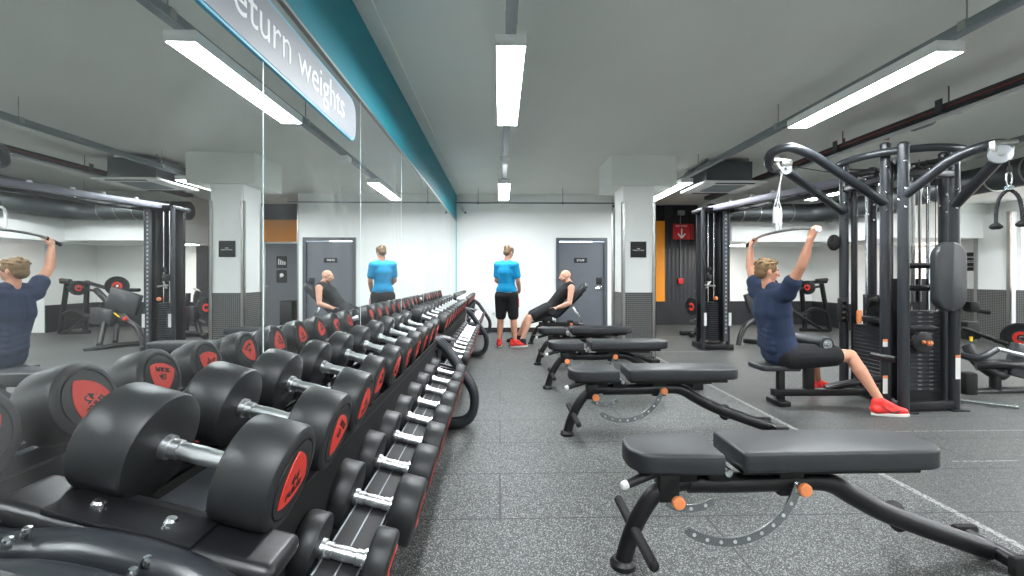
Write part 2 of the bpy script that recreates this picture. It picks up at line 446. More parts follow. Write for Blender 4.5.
# right-hand wall with two windows on to brickwork outside
MW = MB()
def wseg(y0, y1, z0, z1): MW.box((9.3, (y0+y1)/2, (z0+z1)/2), (.2, y1-y0, z1-z0))
wseg(-3.2, 6.3, 0, CEIL); wseg(6.3, 7.8, 0, 1.02); wseg(6.3, 7.8, 2.45, CEIL); wseg(7.8, 9.15, 0, CEIL)
wseg(9.15, 10.1, 0, 1.02); wseg(9.15, 10.1, 2.45, CEIL); wseg(10.1, 10.3, 0, CEIL)
struct(MW.build('wall_right', WHITE))
sbox('baseboard_right', (9.175, -3.05, 0), (9.2, 10.3, 1.0), PERF)
for i, (y0, y1) in enumerate(((6.3, 7.8), (9.15, 10.1))):
    w_ = thing('window_%d' % (i+1), 'x', 'x', (9.25, (y0+y1)/2, 1.02)); del w_['label']; del w_['category']; w_['kind'] = 'structure'
    b = MB()
    for yy in (y0+.03, y1-.03, (y0+y1)/2): b.box((9.3, yy, 1.735), (.06, .06, 1.43))
    for zz in (1.05, 2.42, 1.9): b.box((9.3, (y0+y1)/2, zz), (.05, y1-y0-.12, .05))
    b.build('window_frame', PLAST, w_)
    g = MB().box((9.31, (y0+y1)/2, 1.735), (.006, y1-y0-.1, 1.38)).build('window_pane', mat('window_glass', '#ffffff', 0.02), w_)
gm = MATS['window_glass'].node_tree.nodes['Principled BSDF']; gm.inputs['Transmission Weight'].default_value = 1; gm.inputs['IOR'].default_value = 1.02
sbox('wall_outside', (10.5, 4.5, -.1), (10.7, 12.5, 4.2), BRICKM)
# pillar at the right wall, soffits
struct(MB().box((9.13, 8.14, 1.2), (.14, .56, 2.4)).build('trim_8', WHITE))
sbox('trim_9', (9.04, 7.86, 0), (9.058, 8.42, 1.0), PERF)
for k, yy in enumerate((7.86, 8.42)): sbox('trim_%d' % (10+k), (9.035, yy-.03, 0), (9.068, yy+.03, 2.4), BRUSH)
sbox('beam_window', (7.4, -3.05, 2.6), (9.2, 8.3, CEIL), BEAMM)
sbox('beam_side', (7.2, 8.3, 1.96), (9.2, 10.3, 2.42), WHITE)
sbox('beam_side_upper', (7.4, 8.3, 2.42), (9.2, 10.3, CEIL), BEAMM)
sbox('beam_alcove', (5.05, 9.8, 2.0), (7.2, 11.6, 2.42), WHITE)
sbox('beam_alcove_corner', (7.2, 10.3, 2.0), (8.1, 11.6, 2.42), WHITE)
sbox('beam_alcove_upper', (5.08, 9.95, 2.42), (7.4, 11.6, CEIL), BEAMM)
# column
c0, c1, y0, y1 = 1.856, 2.33, 6.83, 7.33
sbox('column', (c0, y0, 0), (c1, y1, CEIL), WHITE)
sbox('column_cladding', (c0-.012, y0-.012, 0), (c1+.012, y1+.012, 1.0), PERF)
sbox('beam_capital', (1.67, 6.78, 2.61), (2.66, 7.62, CEIL), BEAMM)
for k, (x, y) in enumerate(((c0, y0), (c1, y0), (c0, y1), (c1, y1))):
    sx = -1 if x == c0 else 1; sy = -1 if y == y0 else 1
    b = MB(); b.box((x-sx*.02+sx*.016, y+sy*.017, 1.18), (.05, .008, 2.36)); b.box((x+sx*.017, y-sy*.02+sy*.016, 1.18), (.008, .05, 2.36))
    struct(b.build('trim_%d' % (12+k), BRUSH))
# far thin pipe rail below the ceiling with hangers
b = MB(); b.tube([(-.95, 9.4, 2.76), (2.4, 9.4, 2.76)], .016, 8)
for x in (-.45, 1.3): b.tube([(x, 9.4, 2.76), (x, 9.4, CEIL)], .006, 6); b.ball((x, 9.4, 2.76), .03, 8)
tag(b.build('conduit_pipe', TRUNK), 'thin grey conduit hung across the far end of the ceiling by the white wall', 'pipe')
# doors
d = thing('door_1', 'x', 'x', (1.83, 10.15, 0)); del d['label']; del d['category']; d['kind'] = 'structure'
b = MB(); b.box((1.285, 10.17, 1.05), (.07, .12, 2.10)); b.box((2.365, 10.17, 1.05), (.07, .12, 2.10)); b.box((1.825, 10.17, 2.065), (1.01, .12, .07)); b.build('door_frame', FRAMEG, d)
MB().box((1.825, 10.19, 1.01), (1.01, .05, 2.0)).build('door_panel', DOORG, d)
b = MB(); b.box((2.22, 10.158, .98), (.10, .015, .10), None, .004); b.tube(fillet([(2.24, 10.15, .98), (2.24, 10.09, .98), (2.12, 10.09, .98)], .02), .011, 10); b.build('door_handle', CHROME, d)
MB().box((2.22, 10.16, 1.14), (.13, .012, .15), None, .004).build('lock_plate', BLACKW, d)
MB().box((1.805, 10.16, 1.60), (.29, .01, .11), None, .003).build('door_sign', INK, d)
text_mesh('STAFF', .05, basis((1.805, 10.152, 1.60), (1, 0, 0), (0, 0, 1), (0, -1, 0)), width=.17).build('sign_lettering', WINK, d)
d = thing('door_2', 'x', 'x', (3.45, 11.6, 0)); del d['label']; del d['category']; d['kind'] = 'structure'
b = MB(); b.box((3.0, 11.57, 1.05), (.05, .06, 2.1)); b.box((3.955, 11.57, 1.05), (.05, .06, 2.1)); b.box((3.48, 11.57, 2.08), (.93, .06, .045)); b.build('door_frame', BRUSH, d)
MB().box((3.478, 11.575, 1.03), (.90, .04, 2.055)).build('door_panel', DOORG, d)
MB().tube(fillet([(3.88, 11.55, 1.0), (3.88, 11.50, 1.0), (3.76, 11.50, 1.0)], .02), .012, 10).build('door_handle', CHROME, d)
MB().box((3.53, 11.55, 1.60), (.26, .008, .30)).build('door_sign', INK, d)
MB().box((3.53, 11.55, 1.24), (.26, .008, .32)).build('door_sign', INK, d)
b = MB()
for i in range(4): b.box((3.45+i*.05, 11.544, 1.57+i*.012), (.022, .004, .08+i*.022))
b.ball((3.53, 11.544, 1.27), (.05, .004, .05), 12); b.bar((3.5, 11.544, 1.3), (3.58, 11.544, 1.2), .02, .004); b.build('sign_pictogram', WINK, d)
b = MB().box((3.28, 11.36, .31), (.30, .28, .62), None, .02).box((3.28, 11.36, .635), (.32, .30, .03), None, .01)
o = b.build('waste_bin', BLACKW); rebase(o, (3.28, 11.36, 0)); tag(o, 'black waste bin by the grey recess door, seen in the mirror', 'bin')

# mirror panels on the left wall
ys = [-3.0, -.71, .59, 1.89, 3.19, 4.50, 5.80, 7.10, 8.40, 10.13]
names = ['mirror panel behind the camera end of the weights wall', 'mirror panel left of the frame edge behind the nearest rack end', 'large mirror panel with the smeared lamp reflection and start of the sign',
         'mirror panel carrying the end of the return weights sign', 'mirror panel just past the sign, behind the end of the nearest rack', 'narrow-looking mirror panel behind the near half of the middle rack',
         'mirror panel behind the far half of the middle rack', 'mirror panel behind the near end of the farthest rack', 'last mirror panel next to the white far wall']
for i in range(len(ys)-1):
    m_ = thing('mirror_panel', names[i], 'mirror', (-.985, (ys[i]+ys[i+1])/2, .1), group=None)
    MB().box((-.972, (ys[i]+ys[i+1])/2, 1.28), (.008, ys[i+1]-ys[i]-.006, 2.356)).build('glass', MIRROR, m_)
    b = MB()
    for yy in ((ys[i+1]-.0035),): b.box((-.9715, yy, 1.28), (.0095, .005, 2.356))
    b.build('bright_edge', mat('mirror_edge', '#dfeeee', .2, 0), m_)
# hanging sign on the mirror
sg = thing('wall_sign', 'pale rounded sign reading return weights fixed high on the mirror', 'sign', (-.957, 2.2, 2.12))
def signpoly(grow):
    w_, h_ = 1.66+grow*2, .27+grow*2; return rrect(w_, h_, .10+grow)
cy = 2.225
MB().prism(signpoly(0), basis((-.967, cy, 2.262), (0, 1, 0), (0, 0, 1), (1, 0, 0)), .008).build('sign_edge', SIGNB, sg)
MB().prism(signpoly(-.012), basis((-.959, cy, 2.262), (0, 1, 0), (0, 0, 1), (1, 0, 0)), .003).build('sign_face', SIGNP, sg)
text_mesh('return weights', .2, basis((-.955, 2.20, 2.262), (0, 1, 0), (0, 0, 1), (1, 0, 0)), width=1.24, bold=0.).build('sign_lettering', WINK, sg)

# ================================================================ CEILING FITTINGS
def lamp_fitting(x, y0, y1, lab, zb=2.72, lm=None):
    t = thing('ceiling_lamp', lab, 'lamp', (x, (y0+y1)/2, zb+.07), group=None)
    b = MB(); b.box((x, (y0+y1)/2, zb+.055), (.20, y1-y0, .04), None, .006)
    for s_ in (-1, 1): b.box((x+s_*.095, (y0+y1)/2, zb+.02), (.008, y1-y0, .04)); b.box((x, (y0+y1)/2+s_*((y1-y0)/2-.005), zb+.02), (.19, .008, .04))
    b.build('lamp_body', PLAST, t)
    MB().box((x, (y0+y1)/2, zb+.016), (.18, y1-y0-.025, .03)).build('lamp_diffuser', lm or LAMPM, t)
    return t
lamp_fitting(.07, 2.9, 4.45, 'long lit strip lamp overhead in the middle aisle, nearest of its row')
lamp_fitting(.07, 7.25, 8.85, 'lit strip lamp near the white far wall above the man in the blue shirt')
lamp_fitting(2.95, 2.9, 4.45, 'long lit strip lamp at upper right above the cable machine')
lamp_fitting(2.95, 7.1, 8.85, 'lit strip lamp just right of the white column')
lamp_fitting(.07, -1.4, .15, 'unseen strip lamp added to the middle row behind the camera')  # lamp row repeated out of view, added for more illumination
lamp_fitting(2.95, -1.4, .15, 'unseen strip lamp added to the right row behind the camera')  # unseen repeat of the right row, put in for its light
lamp_fitting(6.0, 2.9, 4.45, 'strip lamp over the right side of the gym beside the duct')
lamp_fitting(6.0, 7.1, 8.7, 'strip lamp at the back right beside the duct, seen behind the cable machine')
lamp_fitting(6.0, -1.4, .15, 'unseen strip lamp added to the far right row behind the camera')  # also out of view, added to light the room
for k_, y_ in enumerate((.4, 4.2)): lamp_fitting(8.3, y_, y_+1.55, ('unseen fill lamp added under the right-hand soffit near the middle window', 'unseen fill lamp added under the right-hand soffit beside the camera')[1-k_], 2.50, FILLM)  # out-of-frame fill lamps, added to brighten the right wall
for x, lab in ((.07, 'grey lighting trunking running along the ceiling above the middle aisle'), (2.95, 'grey lighting trunking along the ceiling above the benches'), (6.0, 'grey lighting trunking along the ceiling above the right machines')):
    t = thing('lighting_trunking', lab, 'trunking', (x, 3, CEIL))
    MB().box((x, 3.0, 2.825), (.07, 11.9, .065), None, .004).build('trunk_rail', TRUNK, t)
    b = MB()
    for yy in (-1.8, .5, 2.80, 4.75, 6.7, 8.9): b.tube([(x, yy, 2.83), (x, yy, CEIL)], .005, 6); b.box((x, yy, 2.835), (.075, .05, .06))
    b.build('hanger_rod', BRUSH, t)
b = MB().box((.07, 5.95, 2.765), (.12, .16, .07), None, .01); o = b.build('motion_sensor', PLAST)
tag(o, 'small white sensor box under the middle trunking between two lamps', 'sensor')
# small oval lamp under the alcove soffit
t = thing('bulkhead_lamp', 'flat lit lamp under the soffit at the back right', 'lamp', (5.45, 10.6, 2.0))
MB().box((5.45, 10.6, 1.985), (.9, .3, .03), None, .01).build('lamp_body', PLAST, t)
MB().box((5.45, 10.6, 1.965), (.84, .24, .016), None, .006).build('lamp_diffuser', mat('soft_diffuser', (1, .97, .9), .5, emit=18), t)
# air conditioner
t = thing('air_conditioner', 'dark grey ceiling cassette unit with pale grille behind the column', 'air conditioner', (3.55, 7.3, 2.68))
MB().box((3.52, 7.3, 2.86), (.72, .82, .30), None, .01).build('unit_body', mat('ac_body_grey', '#4a4f53', .5, .3), t)
MB().box((3.60, 7.3, 2.69), (.98, .94, .035), None, .012).build('grille_frame', PLAST, t)
b = MB()
for x_ in (3.2, 3.84):
    for y_ in (6.95, 7.65): b.tube([(x_, y_, 3.0), (x_, y_, CEIL)], .012, 8)
b.build('hanger_rod', BRUSH, t)
b = MB()
for i in range(9): b.box((3.60, 7.05+i*.06, 2.668), (.5, .03, .012))
b.build('intake_grille', TRUNK, t)
b = MB(); b.box((3.60, 6.88, 2.668), (.6, .05, .01)); b.box((3.60, 7.72, 2.668), (.6, .05, .01)); b.build('air_slot', BLACKW, t)
# duct along the back and right
t = thing('ventilation_duct', 'large round galvanised duct curving along the back and right under the ceiling', 'duct', (6.9, 5, 2.7))
path = fillet([(4.4, 9.45, 2.58), (6.65, 9.45, 2.58), (6.95, 8.9, 2.60), (6.95, -2.9, 2.74)], .9, 8)
MB().tube(path, .19, 24).build('duct_tube', GALV, t)
b = MB()
for k in range(24):
    y = 8.0-k*.45; z = 2.60+(8.9-y)/11.8*.14
    b.lathe([(.185, -.012), (.2, -.008), (.2, .008), (.185, .012)], (6.95, y, z), (0, -1, .012), 24)
for k in range(5): b.lathe([(.185, -.012), (.2, -.008), (.2, .008), (.185, .012)], (4.7+k*.35, 9.45, 2.58), (1, 0, 0), 24)
b.build('duct_seam', BRUSH, t)
# cable trays
def tray(x, z, lab, w_=.16):
    t = thing('cable_tray', lab, 'cable tray', (x, 3, CEIL))
    b = MB(); b.box((x, 3.2, z), (w_, 12.2, .006)); b.box((x-w_/2, 3.2, z+.03), (.006, 12.2, .06)); b.box((x+w_/2, 3.2, z+.03), (.006, 12.2, .06)); b.build('tray_channel', TRAYM, t)
    b = MB()
    for yy in (-1.6, 0, 1.5, 2.9, 4.25, 5.6, 7.0, 8.4): b.tube([(x, yy, z), (x, yy, CEIL)], .006, 6); b.box((x, yy, z-.01), (w_+.05, .045, .02)); b.box((x+w_/2+.02, yy, z+.05), (.008, .07, .12)); b.box((x-w_/2-.02, yy, z+.05), (.008, .07, .12))
    b.build('tray_bracket', GALV, t)
    b = MB()
    for k in range(4): b.tube([(x-.05+k*.032, -2.8, z+.02), (x-.05+k*.032+.01, 9.0, z+.02)], .011, 6)
    b.build('cable_bundle', CABLE, t)
    MB().tube([(x-w_/2-.006, -2.8, z+.018), (x-w_/2-.006, 9.1, z+.018)], .005, 6).build('red_cable', mat('red_cable_sheath', '#9c2d22', .5), t, label='red cable')
    return t
tray(4.3, 2.83, 'steel cable tray with dark cables and a red cable at upper right of the ceiling')
b = MB(); b.box((4.30, 3.6, 2.80), (.06, 9, .03), None, .004); o = b.build('conduit_trunking', mat('pale_trunking', '#c9ccca', .5)); tag(o, 'pale narrow trunking fixed below the dark cable tray', 'trunking')
MB_ = MB().tube(fillet([(4.55, 5.9, CEIL), (4.55, 5.9, 2.98), (4.9, 5.6, 2.98)], .03), .012, 8).build('copper_pipe', mat('copper', '#a8563a', .35, .8)); tag(MB_, 'short orange copper pipe near the cable tray', 'pipe')
b = MB(); b.lathe([(0, 0), (.06, 0), (.075, .02), (.075, .22), (.06, .24), (0, .24)], (4.62, 4.75, 2.94), (0, 1, 0), 20); o = b.build('duct_fan', TRUNK); tag(o, 'round grey inline fan above the cable machine under the ceiling', 'fan')

# ================================================================ SIGNS AND WALL THINGS
t = thing('column_sign', 'black square sign with white lettering on the white column', 'sign', (2.09, 6.82, 1.53))
MB().box((2.09, 6.822, 1.65), (.24, .012, .24), None, .003).build('sign_plate', INK, t)
text_mesh('FREE\nWEIGHTS AREA', .04, basis((2.09, 6.814, 1.65), (1, 0, 0), (0, 0, 1), (0, -1, 0)), width=.17).build('sign_lettering', WINK, t)
t = thing('wall_poster', 'black poster with white text lines on the right white wall between windows', 'poster', (9.19, 8.70, 1.35))
MB().box((9.192, 8.68, 1.53), (.012, .44, .36)).build('poster_sheet', INK, t)
for k, (zz, tx, w_) in enumerate(((1.62, 'GYM RULES', .26), (1.53, 'PLEASE WIPE DOWN\nALL EQUIPMENT', .26), (1.43, 'THANK YOU', .16))):
    text_mesh(tx, .03, basis((9.184, 8.68, zz), (0, -1, 0), (0, 0, 1), (-1, 0, 0)), width=w_).build('poster_lettering', WINK, t)
t = thing('exit_sign', 'red sign with white down arrows standing out from the black wall', 'sign', (4.62, 11.4, 2.2))
b = MB(); b.box((4.575, 11.36, 2.37), (.43, .015, .39)); b.build('sign_face', REDS, t)
rt = M.Rotation(R(50), 3, 'Z'); b = MB(); b.box((4.88, 11.43, 2.37), (.24, .015, .39), rt); b.build('side_face', REDS, t)
def arrow(c, s, x, mbx):
    c = V(c); x = V(x); z = V((0, 0, 1)); n = x.cross(z)
    mbx.bar(c+z*.12*s, c-z*.10*s, .03*s, .006, up=n); mbx.bar(c-z*.13*s, c+x*.10*s-z*.01*s, .035*s, .006, up=n); mbx.bar(c-z*.13*s, c-x*.10*s-z*.01*s, .035*s, .006, up=n)
b = MB(); arrow((4.575, 11.348, 2.33), .95, (1, 0, 0), b); arrow((4.873, 11.415, 2.33), .7, (cos(R(50)), sin(R(50)), 0), b); b.build('arrow', WINK, t)
text_mesh('FIRE POINT', .05, basis((4.575, 11.35, 2.51), (1, 0, 0), (0, 0, 1), (0, -1, 0)), width=.3).build('sign_lettering', WINK, t)
MB().box((4.7, 11.5, 2.37), (.03, .13, .05)).build('sign_bracket', INK, t)
t = thing('fire_call_point', 'small red box at the foot of a grey conduit on the black wall', 'fire alarm', (4.6, 11.55, 1.1))
MB().box((4.62, 11.53, 1.12), (.14, .06, .14), None, .01).build('red_box', REDS, t)
MB().tube([(4.62, 11.54, 1.19), (4.62, 11.54, 2.9)], .014, 8).build('conduit', TRUNK, t)
MB().box((4.62, 11.50, 2.86), (.16, .1, .12), None, .01).build('junction_box', TRUNK, t)
t = thing('power_socket', 'white double socket low on the far white wall', 'socket', (-.12, 10.14, .3))
MB().box((-.1, 10.142, .42), (.16, .016, .09), None, .004).build('socket_plate', PLAST, t)
b = MB(); b.box((-.14, 10.134, .415), (.03, .004, .02)); b.box((-.06, 10.134, .415), (.03, .004, .02)); b.build('socket_hole', TRUNK, t)
t = thing('security_camera', 'small white camera in the top corner where mirror meets far wall', 'camera', (-.82, 10.1, 2.7))
MB().bar((-.84, 10.12, 2.78), (-.76, 9.98, 2.64), .06, .06, .01).build('camera_body', PLAST, t)
MB().cyl((-.76, 9.98, 2.64), (-.755, 9.97, 2.63), .022).build('lens', INK, t)
MB().tube([(-.86, 10.145, 2.82), (-.83, 10.1, 2.76)], .012, 8).build('bracket', PLAST, t)

# ================================================================ DUMBBELL RACKS
TILT = R(15)
AX = V((cos(TILT), 0, -sin(TILT))); UPN = V((sin(TILT), 0, cos(TILT)))
TXT = {}
def badge_poly(r):
    pts = []
    for k in range(3):
        a0 = R(90+120*k)
        for j in range(-3, 4):                                   # rounded triangle: bulged sides
            pass
    for k in range(36):
        a = 2*pi*k/36; m_ = (a % (2*pi/3))-pi/3
        rr = r*(.74+.26*abs(m_/(pi/3))**2.2)
        pts.append((rr*cos(a+pi/2), rr*sin(a+pi/2)))
    return pts
def dumbbell(y, cx, cz, r, hw, gap, num, lab, group, rot, detail=True):
    c = V((cx, y, cz))
    t = thing('dumbbell', lab, 'dumbbell', c, group)
    g = gap/2
    b = MB(); rh = .0205
    b.lathe([(rh*.82, -g-.01), (rh*1.25, -g), (rh*1.25, -g+.012), (rh, -g+.014), (rh, -g+.032), (rh*.86, -g+.034), (rh*.95, 0), (rh*.86, g-.034), (rh, g-.032), (rh, g-.014), (rh*1.25, g-.012), (rh*1.25, g), (rh*.82, g+.01)], c, AX, 16)
    b.build('handle', HANDLE, t)
    for sgn in (-1, 1):
        ax = AX*sgn; p = c+ax*g; sg_ = 36 if detail else 20
        e = min(.010, r*.10)
        prof = [(0, 0), (r-e*1.2, 0), (r-e*.35, e*.3), (r, e), (r, hw-e*1.6), (r-e*.3, hw-e*.7), (r-e, hw-e*.15), (r*.80, hw), (r*.765, hw), (r*.75, hw-.006), (r*.735, hw-.006), (r*.72, hw+.0005), (r*.5, hw+.001), (0, hw+.001)]
        h = MB().lathe(prof, p, ax, sg_).build('weight_head', URE, t)
        # badge plane
        rr = rot+(pi if sgn < 0 else 0)
        y0 = V((0, 1, 0)) if sgn > 0 else V((0, -1, 0)); z0 = ax.cross(y0)
        X_ = y0*cos(rr)+z0*sin(rr); Y_ = ax.cross(X_); o_ = p+ax*(hw+.001)
        MB().prism(badge_poly(r*.60), basis(o_, X_, Y_, ax), .0018).build('badge', RED, h, label='red badge')
        if detail:
            o2 = p+ax*(hw+.0032)
            tm = text_mesh(str(num), .1, basis(o2+Y_*r*.02, X_, Y_, ax), height=r*.22, width=r*.30, bold=.001)
            tm2 = text_mesh('PULSE', .1, basis(o2-Y_*r*.22, X_, Y_, ax), width=r*.62, height=r*.15, bold=.003, shear=.2); tm.add(tm2.bm.copy() if False else tm2.bm)
            tm.build('lettering', INK, h)
    return t
def hoop(y, parent, r=.036, name='end_frame'):
    pts = [(-.915, y, .80), (-.64, y, .77), (-.47, y, .70), (-.19, y, .28), (-.24, y, .045), (-.915, y, .045)]
    pts = fillet(pts, .14, 6)
    b = MB(); b.tube([pts[-1]]+pts[:0], r) if False else None
    return MB().tube(pts+[(-.915, y, .045)], r, 14, closed=True).build(name, STEELG, parent)
def rack(y0, y1, lab, n_, sad=()):
    t = thing('dumbbell_rack', lab, 'rack', (-.55, (y0+y1)/2, 0))
    for y in (y0, y1): hoop(y, t)
    ym, L = (y0+y1)/2, y1-y0
    rm = M((AX, (0, 1, 0), UPN)).transposed()
    # top tier
    T = V((-.632, ym, .868)); Bt = V((-.418, ym, .503))
    b = MB(); b.box(T-UPN*.118, (.10, L-.02, .055), rm, .008)
    b.build('top_beam', STEELG, t)
    b = MB()
    for s_ in (-1, 1):
        b.box(T+AX*.135*s_-UPN*.130, (.045, L-.05, .012), rm); b.box(T+AX*.158*s_-UPN*.145, (.008, L-.05, .042), rm)
    b.build('top_shelf_rail', STEELP, t)
    MB().bar((-.505, ym, .745), (-.60, ym, .14), L-.12, .006, up=(1, 0, 0)).build('back_panel', mat('dark_mesh_panel', '#050505', .8), t)
    b = MB()
    n = int(L/.55)
    for k in range(n+1):
        y = y0+.05+(L-.1)*k/n; b.box(V((T.x, y, T.z))-UPN*.150, (.30, .04, .03), rm)
    b.build('shelf_crossbar', STEELP, t)
    b = MB()
    for k, rad, hw in sad:
        for s_ in (-1, 1):
            h = .130-rad+.004
            b.box(V((T.x, k, T.z))+AX*s_*.135-UPN*(.128-h/2), (.036, .05, max(h, .008)), rm)
    b.build('saddle_clip', RUBBER, t) if sad else None
    # bottom tier: flat ribbed channel under the handles
    b = MB(); b.box(Bt-UPN*.036, (.115, L-.06, .03), rm, .004); b.build('bottom_channel', mat('matt_black_rail', '#17181a', .6), t)
    b = MB()
    for s_ in (-.052, 0, .052): b.box(Bt+AX*s_-UPN*.0205, (.004, L-.06, .002), rm)
    b.build('channel_lip', mat('pale_edge', '#7f8488', .4, .5), t)
    b = MB()
    for y in (y0+.02, y1-.02): b.bar((-.60, y, .53), (-.28, y, .455), .05, .03); b.bar((-.60, y, .05), (-.60, y, .74), .04, .05)
    b.build('end_bracket', STEELP, t)
    b = MB()
    for y in (y0, y1):
        b.box(V((-.68, y+(.065 if y == y0 else -.065), .800)), (.27, .085, .012), rm, .003)
    b.build('mounting_plate', STEELP, t)
    b = MB()
    for y in (y0,): b.box(V((-.66, y+.085, .768)), (.52, .13, .045), rm, .02, 5)
    b.build('end_casting', STEELP, t)
    for y in (y0, y1):
        yy = y+(.065 if y == y0 else -.065)
        bolts([V((-.68, yy, .806))+AX*q for q in (-.068, .068)], UPN, .012, .011, t)
        bolts([V((-.665, y-(.03 if y == y0 else -.03), .79))+AX*q for q in (-.12, .08)], UPN, .008, .016, t)
    return t
rack(-2.25, .71, 'grey steel dumbbell rack end in the bottom left corner, nearest the camera', 0)
R1 = [.111, .105, .099, .095, .094, .093, .092, .091, .090, .089]; H1 = [.118, .112, .100, .075, .078, .076, .075, .074, .072, .070]
R1B = [.086, .106, .105, .101, .098, .096, .094, .092, .090]; H1B = [.062, .090, .090, .088, .086, .084, .082, .080, .078]
lin = lambda a, b, n: [a+(b-a)*k/(n-1) for k in range(n)]
R2, H2, R2B, H2B = lin(.092, .080, 10), lin(.09, .07, 10), lin(.074, .064, 10), lin(.065, .055, 10)
R3, H3, R3B, H3B = lin(.080, .070, 8), lin(.07, .06, 8), lin(.064, .058, 8), lin(.055, .05, 8)
rack(.80, 3.72, 'black dumbbell rack holding the biggest dumbbells in the foreground', 10, [(.985+.284*i, R1[i], H1[i]) for i in range(10)])
rack(3.80, 7.05, 'black dumbbell rack in the middle of the row along the mirror', 10, [(4.10+.285*i, R2[i], H2[i]) for i in range(10)])
rack(7.13, 9.58, 'black dumbbell rack farthest away near the white wall', 8, [(7.35+.27*i, R3[i], H3[i]) for i in range(8)])
ORD = ['first', 'second', 'third', 'fourth', 'fifth', 'sixth', 'seventh', 'eighth', 'ninth', 'tenth', 'eleventh', 'twelfth']
random.seed(4)
rots = [.2, 2.6, .3, 2.2, -.4, 1.2, 3.0, .8, 2.0, -.7, 1.5, .4]
def row(y0, pitch, n, tier, rackname, rs, hws, gap, nums, detail):
    for i in range(n):
        r, hw = rs[i], hws[i]
        if tier == 'top': cx, cz = -.632, .868; off = UPN*0.0
        else: cx, cz = -.418, .503; off = UPN*(0.0)
        c = V((cx, 0, cz))+off
        lab = '%s black dumbbell from the camera end on the %s tier of the %s rack' % (ORD[i].capitalize(), tier, rackname)
        if nums and i == 2 and tier == 'top': lab = 'Black dumbbell marked 40, third from the camera on the top tier of the nearest rack'
        dumbbell(y0+pitch*i, c.x, c.z, r, hw, gap, nums-2*i if nums else 0, lab, 'dumbbells on the %s tier of the %s rack' % (tier, rackname), rots[i % 12]+(1.1 if tier != 'top' else 0), detail)
row(.985, .284, 10, 'top', 'nearest', R1, H1, .16, 44, True)
# the tenth sits slightly apart
row(1.235, .288, 9, 'bottom', 'nearest', R1B, H1B, .13, 24, True)
row(4.10, .285, 10, 'top', 'middle', R2, H2, .14, 0, False)
row(4.25, .265, 10, 'bottom', 'middle', R2B, H2B, .13, 0, False)
row(7.35, .27, 8, 'top', 'farthest', R3, H3, .13, 0, False)
row(7.40, .27, 8, 'bottom', 'farthest', R3B, H3B, .125, 0, False)

TH = R(1.51)
def W(px, py, Y):                                     # the point seen at (px, py) in the plane y = Y
    a = math.tan(TH+math.atan((px-512)/455)); X = a*Y; d = Y*cos(TH)+X*sin(TH)
    return V((X, Y, 1.25-(py-276)*d/455))
def WM(px, py, Y):                                    # the same through the mirror wall
    p = W(px, py, Y); return V((-1.96-p.x, p.y, p.z))

